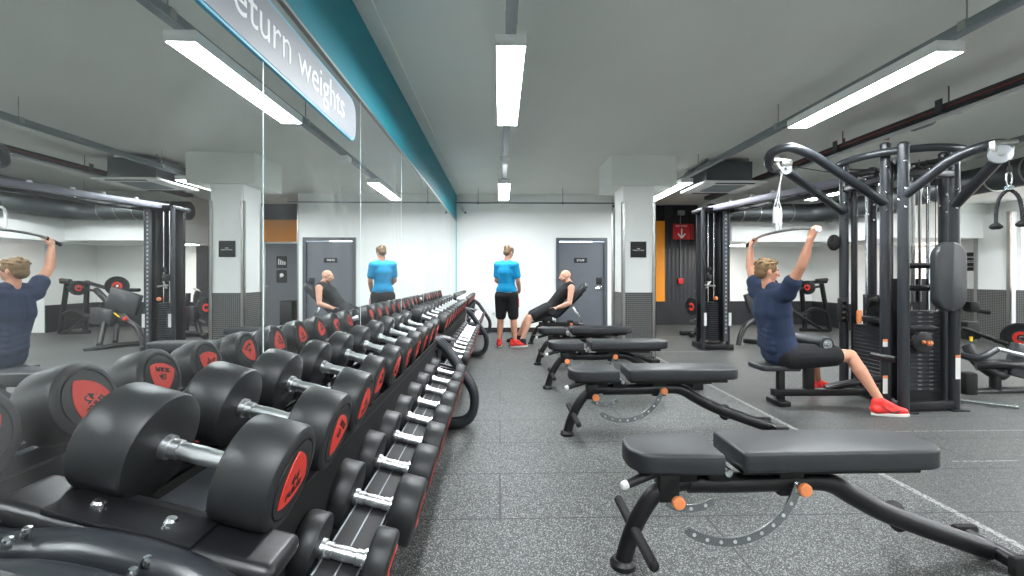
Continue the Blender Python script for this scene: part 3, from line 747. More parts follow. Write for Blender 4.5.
# ================================================================ BENCHES
def pad(poly, z0, th, name, parent, m4=None, bev=.018):
    return MB().prism(poly, (m4 or M.Identity(4)) @ M.Translation((0, 0, z0)), th, bev).build(name, VINYL, parent, sharp=50)
def padpoly(x0, x1, w0, w1, r0, r1):
    """outline from x0 (half width w0, corner radius r0) to x1 (w1, r1)"""
    out = []
    def corner(cx, cy, r, a0):
        for k in range(6):
            a = R(a0+90*k/5); out.append((cx+r*cos(a), cy+r*sin(a)))
    corner(x1-r1, w1-r1, r1, 0); corner(x0+r0, w0-r0, r0, 90); corner(x0+r0, -w0+r0, r0, 180); corner(x1-r1, -w1+r1, r1, 270)
    return out
def bench(Yc, lab, incline=None):
    t = thing('adjustable_bench', lab, 'bench', (.53, Yc, 0), 'adjustable benches in a row')
    O = M.Translation((.53, Yc, 0))
    P = lambda x, y, z: V((.53+x, Yc+y, z))
    leg = smoothpath([P(0, 0, .015), P(.03, 0, .12), P(.075, 0, .22), P(.145, 0, .315), P(.24, 0, .355), P(.32, 0, .362)], 5)
    MB().tube(leg, .036, 16).lathe([(0, 0), (.055, 0), (.055, .02), (.042, .035), (0, .035)], P(0, 0, 0), (0, 0, 1), 20).build('front_leg', STEELP, t)
    spine = smoothpath([P(.28, 0, .355), P(.55, 0, .355), P(.80, 0, .362), P(.915, 0, .345), P(1.02, 0, .285), P(1.2, 0, .195), P(1.62, 0, .045)], 6)
    MB().tube(spine, .042, 16).build('rear_spine', STEELP, t)
    MB().tube([P(1.64, -.10, .045), P(1.64, .10, .045)], .034, 14).build('rear_crossbar', STEELP, t)
    for s in (-1, 1):
        if s > 0:
            b = MB(); b.tube([P(1.20, .03, .19), P(1.30, .12, .155), P(1.33, .15, .15)], [.02, .038, .04], 14); b.build('wheel_bracket', RUBBER, t)
        b = MB(); b.box(P(1.64, .12*s, .045), (.11, .04, .09), None, .015)
        f = b.build('rubber_foot', RUBBER, t)
        if s > 0: MB().lathe([(0, -.014), (.036, -.014), (.042, -.008), (.042, .008), (.036, .014), (0, .014)], P(1.30, .09, .12), (0, 1, 0), 24).build('transport_wheel', RUBBER, t)
    b = MB(); b.tube([P(.045, -.26, .165), P(.045, .24, .165)], .021, 12); b.ball(P(.045, -.26, .165), .0215, 10); b.ball(P(.045, .24, .165), .0215, 10); b.build('foot_peg', RUBBER, t)
    h = MB().tube([P(.13, -.06, .430), P(-.01, -.10, .398)], .019, 12).build('lift_handle', STEELP, t)
    MB().lathe([(0, -.004), (.018, -.002), (.018, .022), (.013, .03), (0, .031)], P(-.006, -.099, .399), (-.14, -.04, -.032), 14).build('handle_cap', PLAST, h, label='white end cap')
    # seat
    b = MB(); b.box(P(.21, 0, .432), (.32, .17, .022), None, .004); b.box(P(.26, 0, .405), (.10, .07, .07), None, .006); b.box(P(.40, .0, .41), (.10, .11, .05), None, .008)
    b.build('seat_bracket', STEELP, t)
    pad(padpoly(.005, .385, .128, .142, .105, .02), .443, .084, 'seat', t, O, .014)
    # back
    if incline is None: R4 = O
    else: R4 = O @ M.Translation((.42, 0, .43)) @ M.Rotation(-incline, 4, 'Y') @ M.Translation((-.42, 0, -.43))
    pad(padpoly(.455, 1.325, .145, .135, .02, .09), .452, .084, 'backrest', t, R4, .014)
    b = MB(); q = MB(); q.box((.86, 0, .436), (.76, .17, .030), None, .006); q.box((.84, 0, .412), (.60, .05, .03), None, .004); b.add(q.bm, R4)
    b.build('backrest_plate', STEELP, t)
    b = MB(); b.cyl(P(.42, -.085, .43), P(.42, .085, .43), .016); b.build('hinge_pin', CHROME, t)
    # ladders
    def ladder(cx, cz, r, a0, a1, wd, name, y=-.045, n=30, up=None):
        b = MB(); L = []
        for k in range(n+1):
            a = R(a0+(a1-a0)*k/n); L.append((a, (cx+r*cos(a), cz+r*sin(a))))
        poly = [(cx+(r+wd/2)*cos(a), cz+(r+wd/2)*sin(a)) for a, _ in L]
        ae = L[-1][0]; ec = (cx+r*cos(ae), cz+r*sin(ae)); sg = 1 if a1 > a0 else -1
        for k in range(1, 8): a = ae+sg*pi*k/8; poly.append((ec[0]+wd/2*cos(a), ec[1]+wd/2*sin(a)))
        poly += [(cx+(r-wd/2)*cos(a), cz+(r-wd/2)*sin(a)) for a, _ in L[::-1]]
        m4 = basis(P(0, y, 0), (1, 0, 0), (0, 0, 1), (0, -1, 0))
        b.prism(poly, m4, .008, 0); o = b.build(name, mat('polished_steel', '#a3a6a7', .25, .8), t)
        c = MB(); m = max(3, int(abs(R(a1-a0))*r/.055))
        for k in range(m):
            a = R(a0+(a1-a0)*(k+.6)/m); c.lathe([(0, 0), (.008, 0), (.008, .0012), (0, .0012)], P(cx+r*cos(a), y-.008, cz+r*sin(a)), (0, -1, 0), 10)
        c.build('hole', mat('pale_hole', '#b4b8b8', .4), o)
    if incline is None:
        ladder(.43, .44, .315, -12, -121, .036, 'adjustment_ladder')
    else:
        MB().bar(P(.95, 0, .36), P(.78, 0, .68), .02, .05, .004).build('adjustment_ladder', CHROME, t)
    ladder(.30, .42, .19, -120, -60, .032, 'seat_ladder', y=.03, n=10)
    for x, z in ((.205, .315), (.735, .362)):
        b = MB(); b.cyl(P(x, -.04, z), P(x, -.085, z), .012, seg=12); b.build('knob_stem', CHROME, t)
        MB().lathe([(0, 0), (.02, 0), (.027, .006), (.027, .02), (.022, .027), (0, .028)], P(x, -.082, z), (0, -1, 0), 20).build('knob', KNOB, t, label='orange pull knob')
    b = MB(); b.box(P(.19, 0, .345), (.09, .075, .12), None, .008); b.box(P(.72, 0, .37), (.11, .07, .13), None, .01); b.build('ladder_housing', STEELP, t)
    return t
bench(1.95, 'flat black adjustable bench closest to the camera, largest at lower right')
bench(3.57, 'flat black adjustable bench, second from the camera with the curved chrome ladder in full view')
bench(5.05, 'flat black adjustable bench, third from the camera in the row')
bench(6.40, 'flat black adjustable bench, fourth from the camera in front of the column')
bench(8.05, 'black bench with its backrest raised, the bald man reclining on it', incline=R(44)).location += V((.04, .33, 0))

# ================================================================ CABLE MULTI-STATION
t = thing('cable_machine', 'tall black multi-station cable machine with ring top, weight stacks and overhead arms', 'cable machine', (4.08, 4.55, 0))
A, B_, C_, D_ = (3.74, 4.32), (3.71, 4.09), (4.25, 4.15), (3.79, 4.92)
posts = [A, B_, C_, D_, (4.42, 4.42), (4.42, 4.86), (4.22, 5.05)]
for (x, y) in posts:
    h = 2.52 if (x, y) == A else 2.46
    b = MB(); b.tube([(x, y, 0), (x, y, h)], .044, 18); b.box((x, y, .006), (.15, .15, .012)); p_ = b.build('upright_post', STEELG, t)
    MB().lathe([(.0445, 0), (.046, .01), (.03, .025), (0, .028)], (x, y, h-.004), (0, 0, 1), 16).build('post_cap', STEELP, p_)
    bolts([(x-.02, y-.044, z) for z in (1.88, 2.05, 2.3)]+[(x-.044, y, 1.95)], (-.4, -1, 0), .012, .008, p_)
# ring
cx, cy_, rr = 4.07, 4.56, .50
b = MB(); b.tube([(cx+rr*cos(a), cy_+rr*sin(a), 2.43) for a in [2*pi*k/40 for k in range(40)]], .036, 12, closed=True); b.build('top_ring', STEELG, t)
b = MB()
for (x, y) in posts: b.tube([(x, y, 2.35), (cx, cy_, 2.35)], .03, 10)
b.cyl((cx, cy_, 2.28), (cx, cy_, 2.45), .09, seg=20)
b.build('top_spoke', STEELP, t)
b = MB()
for i, z in ((0, .05), (0, 2.2)):
    for p, q in ((A, D_), (B_, C_), (posts[4], posts[5]), (D_, posts[6])): b.bar((p[0], p[1], z), (q[0], q[1], z), .06, .06 if z > 1 else .08, .008)
b.build('base_beam', STEELP, t)
def stack(c, wx, wy, z0, n, th, rods, axis, t, ztop=2.3):
    s = MB()
    for k in range(n): s.box((c[0], c[1], z0+th*(k+.5)), (wx, wy, th*.93), None, .002, 1)
    s = s.build('weight_stack', mat('stack_black', '#222427', .35), t)
    b = MB()
    for p in rods: b.tube([(p[0], p[1], .06), (p[0], p[1], ztop)], .011, 10)
    b.build('guide_rod', CHROME, t)
    MB().box((c[0], c[1], z0/2+.02), (wx*1.1, wy*1.1, z0*.8)).build('stack_base', RUBBER, t)
    return s
s1 = stack((3.87, 4.62), .15, .36, .13, 16, .038, ((3.87, 4.53), (3.87, 4.71)), 0, t)
MB().box((3.785, 4.70, .82), (.03, .05, .14), None, .01).build('selector', KNOB, t, label='orange selector on the pulldown stack')
MB().box((3.87, 4.62, .80), (.15, .36, .05), None, .005).build('top_plate', STEELP, t)
s2 = stack((4.03, 4.28), .30, .14, .16, 19, .040, ((3.95, 4.27), (4.12, 4.27)), 0, t)
b = MB()
for x in (3.975, 4.085):
    for k in range(19): b.box((x, 4.207, .16+.04*(k+.5)), (.035, .006, .012))
b.build('plate_number_tab', mat('tab_grey', '#6b6f72', .5), s2)
b = MB(); b.lathe([(0, 0), (.10, 0), (.10, .02), (.085, .026), (0, .026)], (3.955, 4.17, .63), (0, -1, 0), 28); b.build('selector_dial', STEELP, t)
b = MB(); b.cyl((3.955, 4.145, .63), (3.955, 4.11, .63), .014, seg=12); b.ball((3.965, 4.10, .63), .028, 14); b.ball((3.93, 4.12, .635), .018, 10); b.build('selector_knob', KNOB, t, label='orange ball knob')
# sheet shrouds behind stacks
b = MB(); b.box((4.02, 4.36, .65), (.36, .015, 1.15)); b.box((3.97, 4.62, .55), (.012, .5, 1.0)); b.build('rear_shroud', STEELP, t)
b = MB()
for x, y in ((3.85, 4.40), (3.86, 4.86)): b.tube([(x, y, .05), (x, y, 2.38)], .03, 12)
b.build('inner_post', STEELP, t)
b = MB()
for x, y in ((3.93, 4.50), (3.93, 4.66), (4.0, 4.24), (4.07, 4.24), (4.16, 4.24), (3.90, 4.62), (3.98, 4.32)): b.tube([(x, y, .9), (x, y, 2.36)], .004, 6)
b.build('steel_cable', CABLE, t)
b = MB()
for x, y in ((4.00, 4.30), (4.10, 4.34), (3.90, 4.24)): b.tube([(x, y, 1.0), (x, y, 2.32)], .013, 8)
b.build('guide_tube', BRUSH, t)
b = MB()
for c in ((3.86, 4.62, 2.22), (3.80, 4.75, 2.20), (3.9, 4.46, 2.24), (4.0, 4.26, 2.24), (4.12, 4.3, 2.2)): b.lathe([(0, -.012), (.045, -.012), (.06, -.016), (.06, -.009), (.05, 0), (.06, .009), (.06, .016), (.045, .012), (0, .012)], c, (1, .3, 0), 20)
b.build('inner_pulley', STEELG, t)
# rungs with pad on the front station
b = MB()
for z in (1.345, 1.14): b.tube([(B_[0], B_[1], z), (4.02, 4.06, z), (C_[0], C_[1], z)], .028, 12)
b.tube([(4.0, 4.06, 1.30), (4.0, 3.99, 1.30)], .03, 10); b.tube([(4.0, 4.06, 1.1), (4.0, 3.99, 1.1)], .03, 10)
b.build('rung', STEELP, t)
MB().prism(rrect(.285, .62, .1425, 10), basis((3.99, 3.99, 1.245), (1, 0, 0), (0, 0, 1), (0, -1, 0)), .085, .025).build('back_pad', VINYL, t, sharp=50)
b = MB()
for z in (.77,): b.tube([(3.72, 4.09, z), (3.95, 4.03, z)], .028, 12)
b.build('rubber_roller', RUBBER, t)
# overhead arm to the left (pulldown)
near = fillet([(3.74, 4.32, 1.95), (2.87, 4.13, 2.38), (2.64, 4.12, 2.445), (2.50, 4.18, 2.39), (2.56, 4.26, 2.28), (2.75, 4.35, 2.29), (3.79, 4.92, 1.95)], .16, 7)
MB().tube(near, .042, 16).build('pulldown_arm', STEELG, t)
def pulley(c, ax, r, t, name='pulley'):
    MB().lathe([(0, -.014), (r*.9, -.014), (r, -.018), (r, -.010), (r*.88, 0), (r, .010), (r, .018), (r*.9, .014), (0, .014)], c, ax, 26).build(name, mat('pulley_grey', '#a4a8aa', .35, .5), t)
pulley((2.675, 4.20, 2.26), (0, 1, 0), .058, t)
b = MB(); b.box((2.675, 4.20, 2.31), (.10, .07, .05), None, .006); b.cyl((2.58, 4.20, 2.30), (2.61, 4.20, 2.25), .036); b.cyl((2.675, 4.16, 2.26), (2.675, 4.24, 2.26), .014); b.bar((2.56, 4.20, 2.34), (2.70, 4.20, 2.33), .04, .03); b.build('pulley_bracket', BRUSH, t)
b = MB(); b.tube([(2.68, 4.24, 2.30), (3.86, 4.62, 2.26)], .005, 6); b.tube([(2.62, 4.20, 2.26), (2.735, 4.385, 1.90)], .005, 6); b.build('pulldown_cable', CABLE, t)
# overhead arm to the front (rope station)
fr = fillet([(3.71, 4.09, 1.98), (3.82, 3.74, 2.25), (3.93, 3.56, 2.31), (4.10, 3.54, 2.31), (4.16, 3.72, 2.2), (4.25, 4.15, 1.90)], .12, 7)
MB().tube(fr, .042, 16).build('front_arm', STEELG, t)
pulley((3.96, 3.50, 2.215), V((.65, .76, 0)).normalized(), .072, t)
b = MB(); b.tube([(3.94, 3.53, 2.31), (4.08, 3.49, 2.305)], .026, 12); b.box((3.94, 3.53, 2.28), (.05, .06, .09), None, .006); b.cyl((3.94, 3.48, 2.215), (3.98, 3.52, 2.215), .016); b.build('pulley_bracket', BRUSH, t)
b = MB(); b.tube([(4.03, 3.50, 2.21), (4.03, 3.50, 2.12)], .005, 6); b.tube([(3.96, 3.54, 2.28), (4.0, 4.26, 2.26)], .005, 6); b.build('front_cable', CABLE, t)
# pulldown seat
b = MB(); b.bar((2.66, 4.38, .115), (3.76, 4.38, .115), .07, .065, .006, up=(0, 0, 1)); b.box((2.74, 4.38, .16), (.06, .06, .36), None, .005); b.box((2.72, 4.38, .025), (.12, .22, .05), None, .01)
b.box((3.02, 4.38, .33), (.085, .065, .50), None, .006); b.build('seat_frame', STEELP, t)
pad(padpoly(2.48, 2.86, .15, .16, .06, .04), .345, .055, 'seat', t, M.Translation((0, 4.38, 0)))
b = MB(); b.tube([(3.03, 4.14, .615), (3.03, 4.62, .615)], .066, 18); b.build('thigh_roller', VINYL, t)
b = MB(); b.cyl((3.03, 4.10, .615), (3.03, 4.66, .615), .018); b.cyl((3.03, 4.138, .615), (3.03, 4.130, .615), .045); b.build('roller_cap', CHROME, t)
b = MB(); b.tube(smoothpath([(3.2, 4.40, .14), (3.4, 4.36, .20), (3.74, 4.32, .26)]), .035, 10); b.tube(smoothpath([(3.76, 4.3, .45), (3.7, 4.15, .47), (3.72, 4.45, .46)]), .03, 10); b.build('side_tube', STEELP, t)
# labels
for (x, y, z, h) in ((3.70, 4.277, .20, .16), (3.70, 4.277, .60, .06), (4.24, 4.104, .40, .21)):
    l_ = MB().box((x, y, z), (.045, .004, h)).build('warning_label', PLAST, t, label='white warning label'); MB().box((x, y-.001, z+h/2), (.045, .004, .025)).build('orange_strip', KNOB, l_)
# hanging attachments storage on the side of the left post
b = MB()
for k in range(4): b.tube([(3.76, 4.86, .98-.06*k), (3.66, 4.72, .95-.06*k), (3.62, 4.70, .99-.06*k)], .018, 8)
b.box((3.72, 4.84, .88), (.09, .06, .26), None, .01)
b.build('accessory_hook', RUBBER, t)
b = MB(); b.ball((3.70, 4.95, 1.62), (.07, .05, .09), 14); b.box((4.33, 4.07, .97), (.1, .08, .1), None, .02); b.tube([(4.3, 4.1, .95), (4.45, 4.02, .92)], .02, 8); b.build('black_grip', RUBBER, t)
b = MB(); b.tube(smoothpath([(3.74, 4.5, .95), (3.68, 4.38, 1.02), (3.78, 4.36, .98)]), .03, 8); b.box((3.76, 4.42, .97), (.09, .13, .12), None, .02); b.build('cam_housing', RUBBER, t)
# wide pulldown bar
t = thing('pulldown_bar', 'long thin bar gripped overhead by the seated man in navy', 'bar', (2.735, 4.38, 1.68))
barp = smoothpath([(2.74, 3.83, 1.635), (2.735, 3.95, 1.67), (2.73, 4.15, 1.685), (2.73, 4.38, 1.685), (2.72, 4.62, 1.67), (2.72, 4.8, 1.64), (2.72, 4.93, 1.59)], 5)
MB().tube(barp, .013, 10).build('bar_shaft', CHROME, t)
b = MB(); b.tube([(2.74, 3.82, 1.63), (2.737, 3.87, 1.652)], .016, 12); b.build('grip_sleeve', PLAST, t, label='pale end sleeve'); b = MB(); b.tube([(2.72, 4.8, 1.64), (2.72, 4.95, 1.58)], .018, 12); b.build('grip_sleeve', RUBBER, t)
b = MB(); b.tube(smoothpath([(2.733, 4.385, 1.90), (2.72, 4.34, 1.86), (2.725, 4.36, 1.72), (2.73, 4.40, 1.70), (2.735, 4.43, 1.74), (2.735, 4.42, 1.86), (2.733, 4.385, 1.90)]), .012, 8); b.build('carabiner', PLAST, t)
t = thing('strap_handle', 'pair of pale strap handles hanging under the left overhead pulley', 'handle', (2.63, 4.2, 1.78))
b = MB()
for s in (-1, 1):
    b.tube([(2.64, 4.20+.01*s, 2.22), (2.60+.03*s, 4.20+.03*s, 1.96)], .005, 6)
    b.tube([(2.60+.03*s, 4.20+.03*s, 1.97), (2.60+.055*s, 4.20+.03*s, 1.88)], .005, 6); b.tube([(2.60+.03*s, 4.20+.03*s, 1.97), (2.60+.01*s, 4.20+.03*s, 1.88)], .005, 6)
b.build('strap', mat('pale_strap', '#c9cbca', .5), t)
b = MB()
for s in (-1, 1): b.tube([(2.60+.035*s, 4.20+.03*s, 1.89), (2.60+.04*s, 4.20+.03*s, 1.74)], .021, 12)
b.build('grip', PLAST, t)
# triceps rope
t = thing('triceps_rope', 'twisted black rope with two rubber ends hanging from the right pulley', 'rope', (4.03, 3.50, 1.65))
def twisted(path, r, name, m, t):
    path = smoothpath(path, 18); b = MB()
    for ph in (0, 2*pi/3, 4*pi/3):
        pts = []; L = 0
        for i, p in enumerate(path):
            if i: L += (path[i]-path[i-1]).length
            tt = (path[min(i+1, len(path)-1)]-path[max(i-1, 0)]).normalized(); a = ph+L*95
            xx = V((0, 1, 0)); xx = (xx-tt*xx.dot(tt)).normalized(); yy = tt.cross(xx)
            pts.append(p+xx*cos(a)*r*.5+yy*sin(a)*r*.5)
        b.tube(pts, r*.62, 8)
    return b.build(name, m, t)
twisted([(3.978, 3.548, 1.66), (3.980, 3.546, 1.78), (3.995, 3.532, 1.88), (4.03, 3.50, 1.93), (4.065, 3.468, 1.88), (4.080, 3.454, 1.78), (4.084, 3.452, 1.67)], .0125, 'rope_strand', mat('rope_fibre', '#26272a', .8), t)
b = MB()
for c in ((3.978, 3.548, 1.645), (4.084, 3.452, 1.655)): b.lathe([(0, -.02), (.026, -.02), (.040, -.008), (.040, .006), (.02, .028), (0, .028)], c, (0, 0, 1), 18)
b.build('rubber_end', RUBBER, t)
b = MB(); b.tube([(4.03, 3.50, 1.93), (4.03, 3.50, 1.96)], .03, 10); b.tube([V((4.03, 3.50, 2.02))+V((.024*cos(a), 0, .06*sin(a))) for a in [2*pi*k/16 for k in range(16)]], .0065, 8, closed=True); b.build('carabiner', CHROME, t)
b = MB(); b.tube([(4.03, 3.50, 2.07), (4.03, 3.50, 2.12)], .017, 10); b.build('cable_stop', RUBBER, t)
# chrome bar lying on the floor
t = thing('straight_cable_bar', 'chrome cable bar lying on the floor right of the cable machine', 'bar', (4.65, 4.3, .02))
MB().tube([(4.42, 4.50, .022), (4.84, 4.15, .022)], .016, 12).lathe([(0, -.015), (.022, -.015), (.022, .02), (0, .02)], (4.84, 4.15, .023), (.42, -.35, 0), 14).build('bar_shaft', CHROME, t)
MB().tube([(4.33, 4.575, .022), (4.42, 4.50, .022)], .02, 12).build('rubber_grip', RUBBER, t)

# ================================================================ SECOND CABLE TOWER AND CROSSOVER BEAM
t = thing('cable_tower', 'narrow black cable crossover tower with a white-topped post by the red sign', 'cable machine', (3.68, 7.8, 0))
for (x, y, m_) in ((3.44, 7.62, TRUNK), (3.50, 7.95, STEELP), (3.86, 7.62, STEELP), (3.92, 7.95, STEELP)):
    b = MB(); b.tube([(x, y, 0), (x, y, 2.40)], .036, 14); b.box((x, y, .006), (.14, .14, .012)); b.build('upright_post', m_ if m_ is STEELP else STEELG, t)
b = MB(); b.box((3.68, 7.8, 2.38), (.55, .42, .06), None, .01); b.box((3.68, 7.8, .05), (.55, .42, .09), None, .01); b.build('top_frame', STEELP, t)
ss = MB()
for k in range(18): ss.box((3.64, 7.8, .14+.037*(k+.5)), (.16, .30, .032), None, .003, 1)
ss.build('weight_stack', MATS['stack_black'], t)
b = MB(); b.box((3.60, 7.9, 1.25), (.30, .03, 2.2)); b.box((3.81, 7.8, 1.25), (.12, .25, 2.2), None, .01); b.build('shroud', STEELP, t)
b = MB(); b.box((3.80, 7.585, 1.25), (.06, .05, 2.2)); gt = b.build('guide_rail', mat('rail_grey', '#55595e', .4, .5), t)
b = MB()
for k in range(30): b.box((3.80, 7.558, .3+k*.068), (.022, .004, .03))
b.build('rail_hole', mat('pale_mark', '#aab0b5', .5), gt)
b = MB(); b.box((3.50, 7.56, 1.22), (.10, .08, .12), None, .02); b.lathe([(0, -.012), (.05, -.016), (.05, .016), (0, .012)], (3.5, 7.52, 1.35), (1, 0, 0), 16); b.build('sliding_carriage', STEELP, t)
b = MB(); b.tube([(3.52, 7.52, 1.16), (3.42, 7.46, 1.05)], .014, 8); b.tube([(3.40, 7.46, 1.10), (3.58, 7.48, 1.08)], .016, 8); b.build('cable_handle', BRUSH, t)
MB().ball((3.66, 7.62, .87), .035, 12).build('selector_knob', KNOB, t, label='orange knob')
b = MB()
for x in (3.46, 3.88): b.box((x, 7.58, .52), (.045, .006, .22))
b.build('warning_label', PLAST, t)
b = MB()
for x in (3.60, 3.70): b.tube([(x, 7.78, .8), (x, 7.78, 2.36)], .011, 8)
b.build('guide_rod', CHROME, t)
t = thing('crossover_beam', 'long pale grey steel beam joining the far tower to the big cable machine overhead', 'beam', (3.85, 6.4, 2.42))
MB().bar((3.62, 7.75, 2.405), (4.02, 5.08, 2.35), .10, .09, .008).build('beam_bar', mat('lavender_grey_steel', '#74747f', .4, .3), t)
MB().bar((3.95, 7.9, 2.36), (4.22, 5.1, 2.31), .05, .06, .006).build('second_bar', STEELP, t)
bolts([(3.70, 7.2, 2.44), (3.77, 6.7, 2.43), (3.83, 6.3, 2.42), (3.9, 5.8, 2.41)], (0, 0, 1), .03, .03, t, m=PLAST)
b = MB()
for k in range(4): b.bar((3.68+.07*k, 7.35-.55*k, 2.40), (4.05+.05*k, 7.2-.5*k, 2.38), .03, .03)
b.build('pull_up_grip', STEELP, t)

# ================================================================ PLATE-LOADED MACHINES
PLATE = mat('weight_plate', '#1b1c1e', .45)
def plate(c, ax, r, parent, red=True, name='weight_plate'):
    o = MB().lathe([(.025, -.02), (r*.45, -.02), (r*.5, -.012), (r*.85, -.012), (r*.9, -.024), (r, -.02), (r, .02), (r*.9, .024), (r*.85, .012), (r*.5, .012), (r*.45, .02), (.025, .02), (.025, -.02)], c, ax, 28).build(name, PLATE, parent)
    if red:
        b = MB()
        for s in (-1, 1):
            f = V(ax).normalized()*s
            b.lathe([(r*.22, .0205), (r*.42, .0205), (r*.42, .0225), (r*.22, .0225), (r*.22, .0205)], c, f, 24)
        b.build('red_ring', RED, o)
    return o
t = thing('chest_press_machine', 'black plate-loaded press machine with inclined pad behind the seated man', 'exercise machine', (5.5, 8.8, 0))
b = MB()
b.tube([WM(59, 333, 9.5), WM(66, 283, 9.3)], .045, 12); b.tube([WM(84, 330, 9.3), WM(86, 281, 9.1)], .045, 12)
b.tube(smoothpath([WM(62, 314, 9.4), WM(75, 310, 9.3), WM(88, 316, 9.1), WM(103, 303, 8.9)]), .035, 10)
b.tube([WM(66, 332, 9.3), WM(104, 305, 8.8)], .03, 10)
b.tube([WM(60, 333, 9.5), WM(88, 332, 9.25)], .04, 10)
b.build('rear_frame', STEELP, t)
b = MB(); b.tube([WM(95, 290, 8.9), WM(108, 303, 8.7), WM(127, 322, 8.5)], .055, 12); b.tube(smoothpath([WM(120, 318, 8.5), WM(134, 326, 8.3), WM(140, 338, 8.2), WM(142, 351, 8.15)]), .045, 12)
b.tube([WM(83, 351, 7.75), WM(115, 345, 8.1), WM(138, 343, 8.3)], .045, 10); b.tube([WM(103, 323, 8.5), WM(98, 345, 8.2)], .045, 10); b.tube([WM(116, 325, 8.5), WM(114, 342, 8.2)], .04, 10)
b.build('main_frame', STEELP, t)
b = MB(); b.tube([WM(60, 282, 9.2), WM(88, 283, 9.0), WM(112, 290, 8.8), WM(138, 290, 8.7)], .035, 10); b.tube([WM(66, 287, 9.1), WM(96, 291, 8.9)], .025, 8)
b.tube([WM(60, 280, 9.25), WM(69, 281, 9.1)], .04, 8); b.build('press_arm', STEELP, t)
plate(WM(77, 288, 8.95), (1, .5, 0), .14, t); plate(WM(116, 286, 8.6), (.6, 1, 0), .18, t)
def qpad(a, b_, w_, th, parent, name):
    MB().bar(a, b_, w_, th, .02, up=(0, 0, 1)).build(name, VINYL, parent, sharp=50)
qpad(WM(108, 297, 8.55), WM(138, 306, 8.55), .09, .40, t, 'backrest'); qpad(WM(90, 315, 8.6), WM(112, 318, 8.5), .08, .30, t, 'seat')
b = MB().bar(WM(113, 313, 8.44), WM(118, 317, 8.42), .03, .01); b.build('yellow_label', YEL, t)
b = MB().ball(WM(124, 319, 8.38), .04, 10); b.build('red_cap', RED, t)

t = thing('row_machine', 'dark plate-loaded machine with red ringed plates against the black recess', 'exercise machine', (4.15, 9.3, 0))
b = MB(); b.tube(smoothpath([(3.85, 9.1, .05), (4.0, 9.2, .10), (4.15, 9.3, .35), (4.2, 9.35, .8), (4.12, 9.35, 1.0)]), .05, 12)
b.tube(smoothpath([(3.9, 9.0, .12), (4.1, 8.8, .18), (4.35, 9.0, .12), (4.5, 9.3, .04)]), .045, 12); b.tube([(4.5, 9.5, .04), (4.45, 9.5, .9)], .045, 12); b.tube([(3.8, 9.5, .05), (4.6, 9.5, .05)], .045, 12)
b.tube([(3.85, 9.3, .62), (4.5, 9.45, .72)], .03, 10); b.build('main_frame', STEELP, t)
plate((3.95, 9.25, .62), (1, .3, 0), .19, t); plate((4.42, 9.2, .58), (1, .3, 0), .22, t); plate((4.5, 9.22, .58), (1, .3, 0), .19, t)
qpad((4.1, 9.15, .50), (4.35, 9.3, .50), .07, .3, t, 'seat'); b = MB(); b.tube([(3.95, 9.1, .95), (4.2, 9.3, 1.0)], .02, 8); b.tube([(3.8, 9.0, .35), (4.0, 9.15, .38)], .02, 8); b.build('handle_bar', BRUSH, t)

t = thing('leg_press_machine', 'black plate-loaded machine with curved arms at the right edge of the picture', 'exercise machine', (5.4, 4.9, 0))
b = MB()
b.tube([W(962, 393, 4.75), W(1075, 388, 4.75)], .05, 12); b.tube(smoothpath([W(968, 346, 4.9), W(978, 362, 4.8), W(998, 375, 4.75), W(1006, 368, 4.75)]), .06, 12)
b.tube([W(995, 392, 4.75), W(995, 366, 4.75)], .05, 12); b.tube(smoothpath([W(975, 366, 4.78), W(1000, 364, 4.7), W(1060, 370, 4.65)]), .05, 12)
b.tube([W(1050, 385, 4.9), W(1030, 300, 5.0)], .05, 12); b.tube([W(960, 385, 5.3), W(1010, 380, 5.5)], .04, 10)
b.build('main_frame', STEELP, t)
b = MB(); b.tube(smoothpath([W(960, 355, 4.7), W(978, 358, 4.6), W(996, 349, 4.6)]), .035, 12); b.build('press_arm', STEELG, t)
MB().tube([W(994, 348, 4.6), W(1030, 357, 4.6)], .022, 10).build('chrome_bar', CHROME, t)
qpad(W(1010, 358, 4.7), W(1060, 372, 4.7), .1, .35, t, 'seat')
plate(W(1022, 338, 4.9), (.9, .5, 0), .17, t)
b = MB()
for k in range(5): b.tube([W(962+8*k, 328+3*k, 5.0), W(975+8*k, 332+3*k, 4.95)], .022, 8)
b.box(W(968, 330, 5.05), (.16, .14, .2), None, .02); b.build('linkage', RUBBER, t)
b = MB().box(W(971, 339, 4.9), (.03, .01, .05)); b.build('yellow_label', YEL, t)
b = MB().box(W(968, 384, 4.7), (.14, .1, .26), None, .03); b.build('pivot_block', RUBBER, t)
t = thing('storage_box_step', 'low dark platform box on the floor at the far right wall', 'box', (8.9, 7.0, 0))
MB().box((8.85, 7.0, .12), (.5, .8, .24), None, .02).build('platform', STEELP, t)
